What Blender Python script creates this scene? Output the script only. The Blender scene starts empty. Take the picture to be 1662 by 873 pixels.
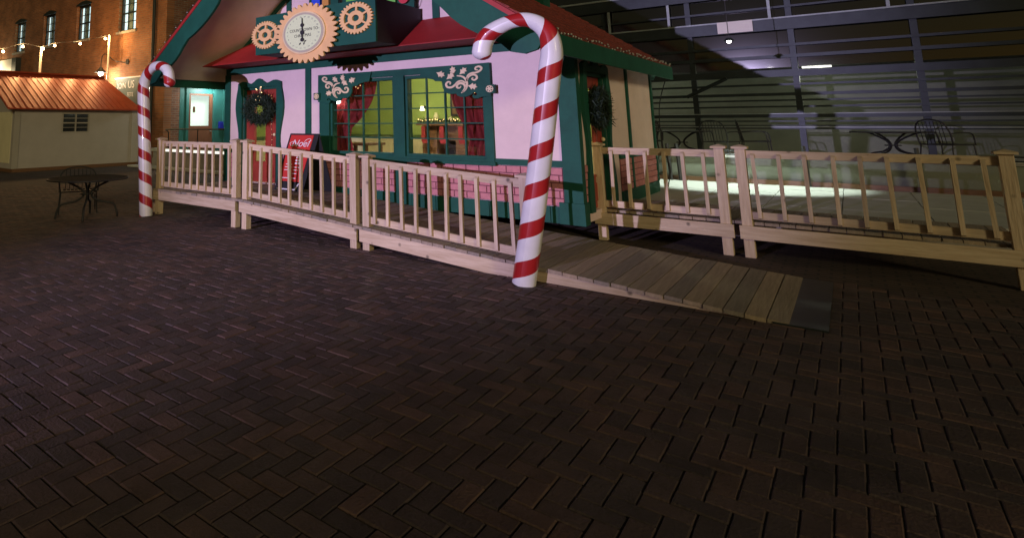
import bpy, bmesh, math, random
from mathutils import Vector, Matrix
R = math.radians
rng = random.Random(7)
sc = bpy.context.scene
C = sc.collection

# ------------------------------------------------------------------ camera
cam_d = bpy.data.cameras.new('camera')
cam = bpy.data.objects.new('camera', cam_d)
C.objects.link(cam)
yaw, pitch, roll = -0.726137, 0.14879, -0.004848
fw = Vector((math.sin(yaw) * math.cos(pitch), math.cos(yaw) * math.cos(pitch), math.sin(pitch)))
rt = Vector((math.cos(yaw), -math.sin(yaw), 0))
up = rt.cross(fw)
r2 = math.cos(roll) * rt + math.sin(roll) * up
u2 = -math.sin(roll) * rt + math.cos(roll) * up
cam.matrix_world = Matrix(((r2.x, u2.x, -fw.x, 0), (r2.y, u2.y, -fw.y, 0), (r2.z, u2.z, -fw.z, 1.6), (0, 0, 0, 1)))
cam_d.sensor_width = 36
cam_d.lens = 955.75 / 1662 * 36
cam_d.shift_x = (831 - 519.5) / 1662
cam_d.shift_y = -(436.5 - 55.6) / 1662
cam_d.clip_start = 0.05
cam_d.clip_end = 2000
sc.camera = cam

# ------------------------------------------------------------------ sky, warm street light, floodlight
world = bpy.data.worlds.new('World')
sc.world = world
world.use_nodes = True
wn, wl = world.node_tree.nodes, world.node_tree.links
sky = wn.new('ShaderNodeTexSky')
sky.sky_type = 'NISHITA'
sky.sun_disc = False
SUN_EL, SUN_AZ = 15, 126          # low warm street lighting from the front right of the cottage
sky.sun_elevation = R(2)
sky.sun_rotation = R(SUN_AZ)
tint = wn.new('ShaderNodeMix'); tint.data_type = 'RGBA'; tint.blend_type = 'MULTIPLY'; tint.inputs[0].default_value = 1
tint.inputs[7].default_value = (1.0, 0.82, 0.60, 1)      # town glow
wl.new(sky.outputs[0], tint.inputs[6])
wl.new(tint.outputs[2], wn['Background'].inputs[0])
wn['Background'].inputs[1].default_value = 0.03
sun_d = bpy.data.lights.new('sun', 'SUN')
sun_d.energy = 0.72
sun_d.angle = R(10)
sun_d.color = (1.0, 0.87, 0.50)
sun = bpy.data.objects.new('sun', sun_d)
C.objects.link(sun)
d = Vector((math.sin(R(SUN_AZ)) * math.cos(R(SUN_EL)), math.cos(R(SUN_AZ)) * math.cos(R(SUN_EL)), math.sin(R(SUN_EL))))
sun.rotation_euler = d.to_track_quat('Z', 'Y').to_euler()
fl_d = bpy.data.lights.new('floodlight_beam', 'SPOT')
fl_d.energy = 16000
fl_d.color = (0.72, 0.59, 1.0)
fl_d.spot_size = R(30)
fl_d.spot_blend = 0.7
fl_d.shadow_soft_size = 0.07
fl = bpy.data.objects.new('floodlight_beam', fl_d)
C.objects.link(fl)
fl.location = (-5.2, -14.6, 3.35)
fl.rotation_euler = (fl.location - Vector((-5.4, 8.0, 3.0))).to_track_quat('Z', 'Y').to_euler()
vs = sc.view_settings
vs.view_transform = 'Standard'
vs.look = 'None'
vs.exposure = 0
vs.gamma = 1
sc.render.engine = 'CYCLES'
sc.cycles.use_denoising = True
sc.cycles.max_bounces = 8
sc.cycles.transparent_max_bounces = 16
sc.cycles.sample_clamp_indirect = 4

# ------------------------------------------------------------------ materials
MATS = {}
def mat(name, col, rough=0.6, var=0.12, scale=6.0, bump=0.0, bscale=40.0, metal=0.0, stretch=None, spec=0.5, dark=None, emit=None, estr=0.0, coat=0.0):
    """Principled material; base colour varied by noise (stretch gives the grain direction)."""
    m = bpy.data.materials.new(name)
    m.use_nodes = True
    n, l = m.node_tree.nodes, m.node_tree.links
    b = n['Principled BSDF']
    b.inputs['Roughness'].default_value = rough
    b.inputs['Metallic'].default_value = metal
    b.inputs['Specular IOR Level'].default_value = spec
    b.inputs['Coat Weight'].default_value = coat
    tc = n.new('ShaderNodeTexCoord')
    mp = n.new('ShaderNodeMapping')
    l.new(tc.outputs['Object'], mp.inputs[0])
    if stretch:
        mp.inputs['Scale'].default_value = stretch
    nz = n.new('ShaderNodeTexNoise')
    nz.inputs['Scale'].default_value = scale
    nz.inputs['Detail'].default_value = 6
    nz.inputs['Roughness'].default_value = 0.65
    l.new(mp.outputs[0], nz.inputs['Vector'])
    rp = n.new('ShaderNodeValToRGB')
    rp.color_ramp.elements[0].position = 0.3
    rp.color_ramp.elements[1].position = 0.7
    c0 = dark if dark else tuple(max(0, c * (1 - var)) for c in col)
    c1 = tuple(min(1, c * (1 + var)) for c in col)
    rp.color_ramp.elements[0].color = (*c0, 1)
    rp.color_ramp.elements[1].color = (*c1, 1)
    l.new(nz.outputs[0], rp.inputs[0])
    l.new(rp.outputs[0], b.inputs['Base Color'])
    if bump:
        n2 = n.new('ShaderNodeTexNoise')
        n2.inputs['Scale'].default_value = bscale
        n2.inputs['Detail'].default_value = 4
        l.new(mp.outputs[0], n2.inputs['Vector'])
        bp = n.new('ShaderNodeBump')
        bp.inputs['Strength'].default_value = bump
        bp.inputs['Distance'].default_value = 0.02
        l.new(n2.outputs[0], bp.inputs['Height'])
        l.new(bp.outputs[0], b.inputs['Normal'])
    if emit:
        b.inputs['Emission Color'].default_value = (*emit, 1)
        b.inputs['Emission Strength'].default_value = estr
    MATS[name] = m
    return m

def glass_mat(name, tint=(1, 1, 1), refl=0.09, rough=0.02):
    m = bpy.data.materials.new(name)
    m.use_nodes = True
    n, l = m.node_tree.nodes, m.node_tree.links
    n.remove(n['Principled BSDF'])
    t = n.new('ShaderNodeBsdfTransparent'); t.inputs[0].default_value = (*tint, 1)
    g = n.new('ShaderNodeBsdfGlossy'); g.inputs['Roughness'].default_value = rough
    mx = n.new('ShaderNodeMixShader'); mx.inputs[0].default_value = refl
    l.new(t.outputs[0], mx.inputs[1]); l.new(g.outputs[0], mx.inputs[2])
    l.new(mx.outputs[0], n['Material Output'].inputs[0])
    MATS[name] = m
    return m

def brick_mat(name, c1, c2, mortar, bw, bh, axis, offset=0.5, rough=0.85, ms=0.012):
    """Running-bond brick on a far wall; axis 'x' = wall along X, 'y' = wall along Y, 'g' = ground."""
    m = bpy.data.materials.new(name)
    m.use_nodes = True
    n, l = m.node_tree.nodes, m.node_tree.links
    b = n['Principled BSDF']; b.inputs['Roughness'].default_value = rough
    tc = n.new('ShaderNodeTexCoord'); sp = n.new('ShaderNodeSeparateXYZ'); cb = n.new('ShaderNodeCombineXYZ')
    l.new(tc.outputs['Object'], sp.inputs[0])
    l.new(sp.outputs['Y' if axis == 'y' else 'X'], cb.inputs[0])
    l.new(sp.outputs['Y' if axis == 'g' else 'Z'], cb.inputs[1])
    bt = n.new('ShaderNodeTexBrick'); bt.offset = offset
    bt.inputs['Color1'].default_value = (*c1, 1); bt.inputs['Color2'].default_value = (*c2, 1); bt.inputs['Mortar'].default_value = (*mortar, 1)
    bt.inputs['Scale'].default_value = 1; bt.inputs['Brick Width'].default_value = bw; bt.inputs['Row Height'].default_value = bh
    bt.inputs['Mortar Size'].default_value = ms; bt.inputs['Bias'].default_value = -0.1
    l.new(cb.outputs[0], bt.inputs['Vector'])
    nz = n.new('ShaderNodeTexNoise'); nz.inputs['Scale'].default_value = 1.3; nz.inputs['Detail'].default_value = 8
    l.new(tc.outputs['Object'], nz.inputs['Vector'])
    mr = n.new('ShaderNodeMapRange'); mr.inputs[1].default_value = 0.3; mr.inputs[2].default_value = 0.7; mr.inputs[3].default_value = 0.7; mr.inputs[4].default_value = 1.25
    l.new(nz.outputs[0], mr.inputs[0])
    mx = n.new('ShaderNodeMix'); mx.data_type = 'RGBA'; mx.blend_type = 'MULTIPLY'; mx.inputs[0].default_value = 1
    l.new(bt.outputs[0], mx.inputs[6]); l.new(mr.outputs[0], mx.inputs[7]); l.new(mx.outputs[2], b.inputs['Base Color'])
    bp = n.new('ShaderNodeBump'); bp.inputs['Strength'].default_value = 0.7; bp.inputs['Distance'].default_value = 0.01; bp.invert = True
    l.new(bt.outputs['Fac'], bp.inputs['Height']); l.new(bp.outputs[0], b.inputs['Normal'])
    MATS[name] = m
    return m

mat('wall_paint', (0.83, 0.655, 0.62), 0.75, 0.07, 2.5, 0.12, 60)
mat('green_paint', (0.009, 0.088, 0.056), 0.65, 0.16, 5, 0.08, 30, spec=0.3)
mat('green_box', (0.009, 0.088, 0.062), 0.65, 0.12, 4, 0.06, 30, spec=0.3)
mat('black_paint', (0.012, 0.013, 0.013), 0.6, 0.3, 5)
mat('soffit_paint', (0.78, 0.67, 0.52), 0.85, 0.12, 1.5, 0.1, 20)
mat('red_paint', (0.37, 0.02, 0.018), 0.6, 0.14, 3, 0.05, 20)
mat('door_red', (0.36, 0.05, 0.032), 0.42, 0.15, 3, 0.05, 20)
mat('shingle_red', (0.24, 0.045, 0.032), 0.9, 0.4, 9, 0.5, 50)
mat('brick_paint', (0.58, 0.23, 0.24), 0.8, 0.16, 14, 0.3, 50)
mat('mortar_paint', (0.20, 0.07, 0.085), 0.9, 0.15, 12)
mat('cream_wood', (0.86, 0.69, 0.42), 0.6, 0.10, 8, 0.05, 30)
mat('gold_wood', (0.84, 0.53, 0.235), 0.6, 0.10, 7, 0.05, 30)
mat('dial_rim', (0.82, 0.66, 0.38), 0.45, 0.08, 7)
mat('dial_face', (0.72, 0.84, 0.50), 0.6, 0.09, 40)
mat('dial_ring', (0.50, 0.46, 0.34), 0.5, 0.06, 7)
mat('ink', (0.02, 0.02, 0.02), 0.6)
mat('ink_soft', (0.30, 0.33, 0.28), 0.6)
for ax, st in (('x', (1.2, 14, 14)), ('y', (14, 1.2, 14)), ('z', (14, 14, 1.2))):
    mat('timber_' + ax, (0.63, 0.51, 0.355), 0.75, 0.14, 2.2, 0.3, 5, stretch=st, dark=(0.49, 0.365, 0.225))
def knots(name):
    m = MATS[name]; n, l = m.node_tree.nodes, m.node_tree.links; b = n['Principled BSDF']
    tc = n.new('ShaderNodeTexCoord'); oi = n.new('ShaderNodeObjectInfo'); ad = n.new('ShaderNodeVectorMath'); ad.operation = 'ADD'
    l.new(tc.outputs['Object'], ad.inputs[0]); l.new(oi.outputs['Location'], ad.inputs[1])
    vo = n.new('ShaderNodeTexVoronoi'); vo.inputs['Scale'].default_value = 4.2; l.new(ad.outputs[0], vo.inputs['Vector'])
    mr = n.new('ShaderNodeMapRange'); mr.inputs[1].default_value = 0.05; mr.inputs[2].default_value = 0.13; mr.inputs[3].default_value = 0.30; mr.inputs[4].default_value = 1.0
    l.new(vo.outputs['Distance'], mr.inputs[0])
    hs = n.new('ShaderNodeHueSaturation'); src = b.inputs['Base Color'].links[0].from_socket
    vr = n.new('ShaderNodeMapRange'); vr.inputs[3].default_value = 0.86; vr.inputs[4].default_value = 1.12; l.new(oi.outputs['Random'], vr.inputs[0])
    mu = n.new('ShaderNodeMath'); mu.operation = 'MULTIPLY'; l.new(mr.outputs[0], mu.inputs[0]); l.new(vr.outputs[0], mu.inputs[1])
    l.new(src, hs.inputs['Color']); l.new(mu.outputs[0], hs.inputs['Value']); l.new(hs.outputs[0], b.inputs['Base Color'])
for ax in 'xyz': knots('timber_' + ax)
mat('deck_timber', (0.33, 0.265, 0.19), 0.8, 0.25, 2.0, 0.35, 6, stretch=(16, 1.1, 16))
mat('deck_timber_grey', (0.26, 0.22, 0.17), 0.8, 0.25, 2.0, 0.35, 6, stretch=(16, 1.1, 16))
mat('deck_timber_pale', (0.40, 0.31, 0.21), 0.8, 0.25, 2.0, 0.35, 6, stretch=(16, 1.1, 16))
mat('paver_a', (0.098, 0.063, 0.056), 0.8, 0.40, 2.6, 0.4, 60)
mat('paver_b', (0.074, 0.052, 0.049), 0.8, 0.40, 2.1, 0.4, 60)
mat('paver_c', (0.122, 0.072, 0.059), 0.8, 0.40, 3.1, 0.4, 60)
mat('joint_sand', (0.085, 0.066, 0.056), 0.95, 0.3, 20)
mat('concrete', (0.36, 0.33, 0.29), 0.85, 0.14, 3, 0.2, 40)
mat('pale_concrete', (0.58, 0.58, 0.52), 0.8, 0.10, 3, 0.1, 40)
mat('shed_wall', (0.41, 0.375, 0.335), 0.7, 0.06, 2, 0.1, 30)
mat('shed_trim', (0.36, 0.33, 0.28), 0.7, 0.06, 2)
mat('metal_red', (0.46, 0.075, 0.032), 0.38, 0.12, 4, 0.06, 9, metal=0.25, spec=0.6)
mat('dark_frame', (0.016, 0.024, 0.024), 0.5, 0.2, 5)
mat('black_iron', (0.012, 0.012, 0.013), 0.6, 0.3, 20, spec=0.6)
mat('mesh_iron', (0.012, 0.012, 0.013), 0.9, 0.3, 20, spec=0.1)
mat('pale_glow', (1, 1, 1), 0.4, 0.0, emit=(1.0, 0.97, 0.88), estr=1.1)
mat('white_metal', (0.72, 0.68, 0.60), 0.5, 0.06, 5)
mat('teal_paint', (0.035, 0.17, 0.165), 0.5, 0.12, 4, 0.06, 20)
mat('brown_door', (0.20, 0.085, 0.05), 0.5, 0.2, 4, stretch=(8, 8, 1))
mat('steel_dark', (0.03, 0.04, 0.042), 0.45, 0.2, 4, metal=0.4)
mat('steel_pale', (0.26, 0.30, 0.30), 0.45, 0.2, 4, metal=0.3)
mat('void_dark', (0.012, 0.014, 0.016), 0.8, 0.5, 1.2)
mat('pavilion_wall', (0.19, 0.205, 0.16), 0.85, 0.18, 1.0, 0.1, 20)
mat('lime_wall', (0.29, 0.40, 0.11), 0.8, 0.08, 2, 0.05, 30)
mat('wainscot', (0.72, 0.66, 0.42), 0.7, 0.08, 2)
mat('interior_trim', (0.06, 0.12, 0.04), 0.6, 0.1, 4)
mat('room_floor', (0.22, 0.13, 0.07), 0.5, 0.2, 4)
mat('curtain', (0.30, 0.022, 0.03), 0.85, 0.25, 5, 0.2, 40)
mat('brown_wood', (0.15, 0.075, 0.035), 0.5, 0.25, 4, stretch=(1, 8, 8))
mat('wreath_green', (0.013, 0.03, 0.014), 0.75, 0.5, 20)
mat('berry_red', (0.35, 0.02, 0.02), 0.4)
mat('sign_red', (0.60, 0.035, 0.028), 0.5, 0.08, 6)
mat('sign_white', (0.86, 0.82, 0.84), 0.6, 0.02)
mat('sign_grey', (0.085, 0.105, 0.092), 0.6, 0.1, 3)
mat('letter_blue', (0.03, 0.10, 0.75), 0.45, 0.05)
mat('letter_orange', (0.72, 0.36, 0.08), 0.45, 0.05)
mat('letter_green', (0.20, 0.62, 0.10), 0.45, 0.05)
mat('letter_red', (0.68, 0.05, 0.07), 0.45, 0.05)
mat('blue_plastic', (0.02, 0.03, 0.42), 0.4)
mat('clear_bulb', (0.6, 0.6, 0.58), 0.12, 0.1, 5, spec=0.9)
mat('bulb_lit', (1, 0.8, 0.5), 0.4, 0.0, emit=(1.0, 0.66, 0.30), estr=38)
mat('fairy_lit', (1, 0.8, 0.5), 0.4, 0.0, emit=(1.0, 0.62, 0.25), estr=2.6)
mat('fairy_dim', (1, 0.8, 0.5), 0.4, 0.0, emit=(1.0, 0.62, 0.25), estr=1.0)
mat('lamp_lit', (1, 1, 1), 0.4, 0.0, emit=(1.0, 0.96, 0.88), estr=14)
mat('lamp_warm', (1, 1, 1), 0.4, 0.0, emit=(1.0, 0.80, 0.48), estr=10)
mat('window_lit', (0.6, 0.7, 0.72), 0.7, 0.0, emit=(0.70, 0.88, 0.95), estr=1.5)
mat('blind', (0.30, 0.36, 0.38), 0.7, 0.2, 3, stretch=(6, 6, 1))
mat('hall_lit', (0.8, 0.82, 0.78), 0.7, 0.0, emit=(0.86, 1.0, 0.97), estr=0.95)
mat('lit_red_glow', (0.7, 0.1, 0.05), 0.6)
glass_mat('pane_glass', (0.94, 0.97, 0.94), 0.10, 0.03)
glass_mat('dark_glass', (0.30, 0.34, 0.36), 0.22, 0.08)
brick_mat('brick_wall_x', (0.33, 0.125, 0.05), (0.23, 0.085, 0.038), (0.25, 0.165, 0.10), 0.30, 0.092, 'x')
brick_mat('brick_wall_y_shaded', (0.24, 0.10, 0.06), (0.15, 0.065, 0.045), (0.22, 0.17, 0.13), 0.30, 0.092, 'y')  # same brick as the front, with the unlit side's shade in its colour
brick_mat('far_paving', (0.095, 0.062, 0.050), (0.070, 0.047, 0.040), (0.04, 0.032, 0.03), 0.205, 0.105, 'g')

def cane_mat(name, sign, phase=0.0):
    m = bpy.data.materials.new(name)
    m.use_nodes = True
    n, l = m.node_tree.nodes, m.node_tree.links
    b = n['Principled BSDF']; b.inputs['Roughness'].default_value = 0.34; b.inputs['Coat Weight'].default_value = 0.15
    uv = n.new('ShaderNodeUVMap'); sp = n.new('ShaderNodeSeparateXYZ'); l.new(uv.outputs[0], sp.inputs[0])
    dv = n.new('ShaderNodeMath'); dv.operation = 'MULTIPLY'; dv.inputs[1].default_value = 1 / 0.385; l.new(sp.outputs[0], dv.inputs[0])
    ma = n.new('ShaderNodeMath'); ma.operation = 'MULTIPLY'; ma.inputs[1].default_value = sign; l.new(sp.outputs[1], ma.inputs[0])
    ad = n.new('ShaderNodeMath'); l.new(dv.outputs[0], ad.inputs[0]); l.new(ma.outputs[0], ad.inputs[1])
    ph = n.new('ShaderNodeMath'); ph.inputs[1].default_value = phase; l.new(ad.outputs[0], ph.inputs[0])
    fr = n.new('ShaderNodeMath'); fr.operation = 'FRACT'; l.new(ph.outputs[0], fr.inputs[0])
    lt = n.new('ShaderNodeMath'); lt.operation = 'LESS_THAN'; lt.inputs[1].default_value = 0.41; l.new(fr.outputs[0], lt.inputs[0])
    nz = n.new('ShaderNodeTexNoise'); nz.inputs['Scale'].default_value = 5; nz.inputs['Detail'].default_value = 6
    tc = n.new('ShaderNodeTexCoord'); l.new(tc.outputs['Object'], nz.inputs['Vector'])
    mr = n.new('ShaderNodeMapRange'); mr.inputs[3].default_value = 0.76; mr.inputs[4].default_value = 1.14; l.new(nz.outputs[0], mr.inputs[0])
    mx = n.new('ShaderNodeMix'); mx.data_type = 'RGBA'; l.new(lt.outputs[0], mx.inputs[0])
    mx.inputs[6].default_value = (0.80, 0.79, 0.79, 1); mx.inputs[7].default_value = (0.40, 0.016, 0.017, 1)
    m2 = n.new('ShaderNodeMix'); m2.data_type = 'RGBA'; m2.blend_type = 'MULTIPLY'; m2.inputs[0].default_value = 1
    l.new(mx.outputs[2], m2.inputs[6]); l.new(mr.outputs[0], m2.inputs[7]); l.new(m2.outputs[2], b.inputs['Base Color'])
    MATS[name] = m
cane_mat('cane_left', -1.0, .36)
cane_mat('cane_right', 1.0, -.24)

# ------------------------------------------------------------------ mesh helpers
class MB:
    def __init__(s): s.v, s.f = [], []
    def add(s, v, f):
        o = len(s.v); s.v += [tuple(p) for p in v]; s.f += [tuple(i + o for i in q) for q in f]; return s
    def box(s, x0, x1, y0, y1, z0, z1):
        return s.add([(x, y, z) for z in (z0, z1) for y in (y0, y1) for x in (x0, x1)],
                     [(0, 2, 3, 1), (4, 5, 7, 6), (0, 1, 5, 4), (2, 6, 7, 3), (0, 4, 6, 2), (1, 3, 7, 5)])
    def prism(s, poly, a0, a1, axis='y'):
        """polygon in the plane across axis, extruded from a0 to a1 (axis y: (x,z); x: (y,z); z: (x,y))"""
        def P(p, a): return (p[0], a, p[1]) if axis == 'y' else ((a, p[0], p[1]) if axis == 'x' else (p[0], p[1], a))
        n = len(poly)
        return s.add([P(p, a0) for p in poly] + [P(p, a1) for p in poly],
                     [tuple(range(n)), tuple(range(2 * n - 1, n - 1, -1))] + [((i + 1) % n, i, n + i, n + (i + 1) % n) for i in range(n)])
    def tube(s, pts, r, seg=8, rad=None, caps=True):
        pts = [Vector(p) for p in pts]; n = len(pts); o = len(s.v)
        prev = None
        for i, p in enumerate(pts):
            t = (pts[min(i + 1, n - 1)] - pts[max(i - 1, 0)]).normalized()
            a = prev - prev.dot(t) * t if prev is not None else (Vector((0, 1, 0)) if abs(t.y) < 0.9 else Vector((1, 0, 0)))
            a = (a - a.dot(t) * t).normalized(); b = t.cross(a); prev = a
            q = rad[i] if rad else r
            for k in range(seg):
                g = 2 * math.pi * k / seg
                s.v.append(tuple(p + q * (math.cos(g) * a + math.sin(g) * b)))
        for i in range(n - 1):
            for k in range(seg):
                k2 = (k + 1) % seg
                s.f.append((o + i * seg + k, o + i * seg + k2, o + (i + 1) * seg + k2, o + (i + 1) * seg + k))
        if caps:
            s.f.append(tuple(o + k for k in reversed(range(seg)))); s.f.append(tuple(o + (n - 1) * seg + k for k in range(seg)))
        return s
    def ball(s, c, r, seg=8, rings=5, sx=1, sy=1, sz=1):
        o = len(s.v); c = Vector(c)
        for i in range(rings + 1):
            th = math.pi * i / rings
            for k in range(seg):
                g = 2 * math.pi * k / seg
                s.v.append((c.x + sx * r * math.sin(th) * math.cos(g), c.y + sy * r * math.sin(th) * math.sin(g), c.z + sz * r * math.cos(th)))
        for i in range(rings):
            for k in range(seg):
                k2 = (k + 1) % seg
                s.f.append((o + i * seg + k, o + (i + 1) * seg + k, o + (i + 1) * seg + k2, o + i * seg + k2))
        return s
    def mesh(s, name, m, smooth=False):
        me = bpy.data.meshes.new(name)
        me.from_pydata(s.v, [], s.f)
        bm = bmesh.new(); bm.from_mesh(me)
        bmesh.ops.remove_doubles(bm, verts=bm.verts, dist=1e-6) if smooth else None
        bmesh.ops.recalc_face_normals(bm, faces=bm.faces)
        bm.to_mesh(me); bm.free()
        me.materials.append(MATS[m])
        if smooth:
            for p in me.polygons: p.use_smooth = True
        return me
    def build(s, name, m, parent=None, smooth=False, bevel=0.0):
        return link(name, s.mesh(name, m, smooth), parent, bevel=bevel)

def link(name, me, parent=None, loc=(0, 0, 0), rot=(0, 0, 0), bevel=0.0):
    o = bpy.data.objects.new(name, me)
    C.objects.link(o)
    o.location = loc; o.rotation_euler = rot
    if parent:
        o.parent = parent
        if parent.type == 'EMPTY':
            o.matrix_parent_inverse = Matrix.Translation(-Vector(parent.location))
    if bevel:
        b = o.modifiers.new('bevel', 'BEVEL'); b.width = bevel; b.segments = 2; b.limit_method = 'ANGLE'
    return o
def tag(o, label=None, cat=None, group=None, kind=None):
    if label: o['label'] = label
    if cat: o['category'] = cat
    if group: o['group'] = group
    if kind: o['kind'] = kind
    return o
def thing(name, loc, label, cat, group=None):
    o = bpy.data.objects.new(name, None); C.objects.link(o); o.location = loc; o.empty_display_size = 0.2
    return tag(o, label, cat, group)
def part(name, m, parent, *box, bevel=0.0): return MB().box(*box).build(name, m, parent, bevel=bevel)
def wall(mb, u0, u1, z0, z1, holes, a0, a1, axis='y'):
    us = sorted({u0, u1, *[h[0] for h in holes], *[h[1] for h in holes]}); zs = sorted({z0, z1, *[h[2] for h in holes], *[h[3] for h in holes]})
    for i in range(len(us) - 1):
        for j in range(len(zs) - 1):
            cu, cz = (us[i] + us[i + 1]) / 2, (zs[j] + zs[j + 1]) / 2
            if any(h[0] < cu < h[1] and h[2] < cz < h[3] for h in holes): continue
            if axis == 'y': mb.box(us[i], us[i + 1], a0, a1, zs[j], zs[j + 1])
            else: mb.box(a0, a1, us[i], us[i + 1], zs[j], zs[j + 1])
    return mb
def text(body, size, m, parent, name, origin, xdir, updir, extrude=0.004, sx=1.0, align='CENTER', shear=0.0):
    cu = bpy.data.curves.new(name, 'FONT'); cu.body = body; cu.size = size; cu.extrude = extrude; cu.align_x = align; cu.align_y = 'CENTER'; cu.shear = shear
    cu.resolution_u = 3
    tmp = bpy.data.objects.new('tmp', cu); C.objects.link(tmp)
    bpy.context.view_layer.update()
    me = bpy.data.meshes.new_from_object(tmp.evaluated_get(bpy.context.evaluated_depsgraph_get()))
    bpy.data.objects.remove(tmp); bpy.data.curves.remove(cu)
    X, U = Vector(xdir), Vector(updir); N = X.cross(U); O = Vector(origin)
    for v in me.vertices: v.co = O + X * v.co.x * sx + U * v.co.y + N * v.co.z
    me.materials.clear(); me.materials.append(MATS[m])
    return link(name, me, parent)
def smooth_path(pts, n=6):
    pts = [Vector(p) for p in pts]; out = []
    for i in range(len(pts) - 1):
        p0, p1, p2, p3 = pts[max(i - 1, 0)], pts[i], pts[i + 1], pts[min(i + 2, len(pts) - 1)]
        for k in range(n):
            t = k / n
            out.append(0.5 * ((2 * p1) + (p2 - p0) * t + (2 * p0 - 5 * p1 + 4 * p2 - p3) * t * t + (3 * p1 - p0 - 3 * p2 + p3) * t ** 3))
    out.append(pts[-1]); return out

# ================================================================== ground and paving
ground = tag(MB().add([(-400, -300, -0.009), (300, -300, -0.009), (300, 400, -0.009), (-400, 400, -0.009)], [(0, 1, 2, 3)]).build('ground', 'joint_sand'), kind='structure')
# herringbone brick pavers (modelled round the deck, material beyond)
PX0, PX1, PY0, PY1 = -16.0, 3.0, 0.6, 8.0
far = MB()
for x0, x1, y0, y1 in ((-120, PX0, -60, 90), (PX1, 60, -60, 90), (PX0, PX1, -60, PY0), (PX0, PX1, PY1, 90)):
    far.add([(x0, y0, -0.004), (x1, y0, -0.004), (x1, y1, -0.004), (x0, y1, -0.004)], [(0, 1, 2, 3)])
far.build('paving', 'far_paving', ground)
L, W, J = 0.21, 0.105, 0.005
def paver_mesh(m, horiz):
    lx, ly = ((L - J) / 2, (W - J) / 2) if horiz else ((W - J) / 2, (L - J) / 2); b = 0.006
    v = [(sx * lx, sy * ly, -0.05) for sx, sy in ((-1, -1), (1, -1), (1, 1), (-1, 1))] + [(sx * lx, sy * ly, -0.006) for sx, sy in ((-1, -1), (1, -1), (1, 1), (-1, 1))] + \
        [(sx * (lx - b), sy * (ly - b), 0) for sx, sy in ((-1, -1), (1, -1), (1, 1), (-1, 1))]
    f = [(8, 9, 10, 11)] + [(i, (i + 1) % 4, 4 + (i + 1) % 4, 4 + i) for i in range(4)] + [(4 + i, 4 + (i + 1) % 4, 8 + (i + 1) % 4, 8 + i) for i in range(4)]
    return v, f
slots = []
for i in range(int(PX0 / W), int(PX1 / W)):
    for j in range(int(PY0 / W), int(PY1 / W)):
        t = (i - j) % 4
        if t == 0: slots.append(((i + 1) * W, (j + .5) * W, True))
        elif t == 3: slots.append(((i + .5) * W, (j + 1) * W, False))
def dist_px(s):
    dx, dy = s[0], s[1]
    dep = -0.6639 * dx + 0.7478 * dy; lat = 0.7478 * dx + 0.6639 * dy
    inside = 1.2 < dep < 14 and -0.54 < lat / max(dep, 0.01) < 1.19 and not (5.9 < dy and -9.5 < dx < -0.4)
    far_ok = 519.5 + 956 * lat / max(dep, 0.01)
    in_photo = inside and far_ok < 1200 and 55.6 + 956 * (1.6 / max(dep, .01) + 0.15) < 470
    return (0 if in_photo else (1 if inside else 2), dx * dx + dy * dy)
slots.sort(key=dist_px)
pm = {(m, h): None for m in 'abc' for h in (True, False)}
for (m, h) in pm:
    mb = MB(); mb.add(*paver_mesh(m, h)); pm[(m, h)] = mb.mesh('brick', 'paver_' + m)
rest = {m: MB() for m in 'abc'}
for k, (x, y, h) in enumerate(slots):
    m = rng.choice('aabbc'); z = rng.uniform(-0.003, 0.003)
    if k < 300:
        link('brick', pm[(m, h)], ground, (x, y, z), (rng.uniform(-.008, .008), rng.uniform(-.008, .008), rng.uniform(-.012, .012)))
    else:
        v, f = paver_mesh(m, h); a, b = rng.uniform(-.008, .008), rng.uniform(-.008, .008)
        rest[m].add([(x + p[0], y + p[1], z + p[2] + a * p[0] + b * p[1]) for p in v], f)
for m in 'abc':
    tag(rest[m].build('bricks', 'paver_' + m, ground), kind='stuff')

# ================================================================== the cottage
XC = -6.27                                    # ridge line
XL, XR, YF, YB = -9.75, -2.65, 8.0, 12.0      # walls
house = thing('holiday_cottage', (XC, YF, 0), 'pink and green festive cottage with red gabled roof behind the wooden ramp', 'cottage')
W1, W2, DR = (-6.87, -5.48, 1.06, 2.33), (-5.29, -3.90, 1.06, 2.33), (-9.20, -8.20, 0.45, 2.30)
SD = (8.37, 9.22, 0.42, 2.27)                 # side door opening (y0,y1,z0,z1)
fwall = wall(MB(), XL, XR, 0.30, 2.75, [W1, W2, DR], YF, YF + 0.12)
fwall.prism([(XL, 2.75), (XR, 2.75), (XC, 5.2)], YF, YF + 0.12)
fwall.build('front_wall', 'wall_paint', house)
wall(MB(), YF + 0.12, YB, 0.30, 2.72, [SD], XR - 0.12, XR, 'x').build('side_wall', 'wall_paint', house)
MB().box(XL, XL + 0.12, YF + 0.12, YB, 0.30, 2.72).build('side_wall', 'wall_paint', house)
bw = MB().box(XL + .12, XR - .12, YB - 0.12, YB, 0.30, 2.75); bw.prism([(XL, 2.75), (XR, 2.75), (XC, 5.2)], YB - .12, YB)
bw.build('back_wall', 'wall_paint', house)
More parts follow.
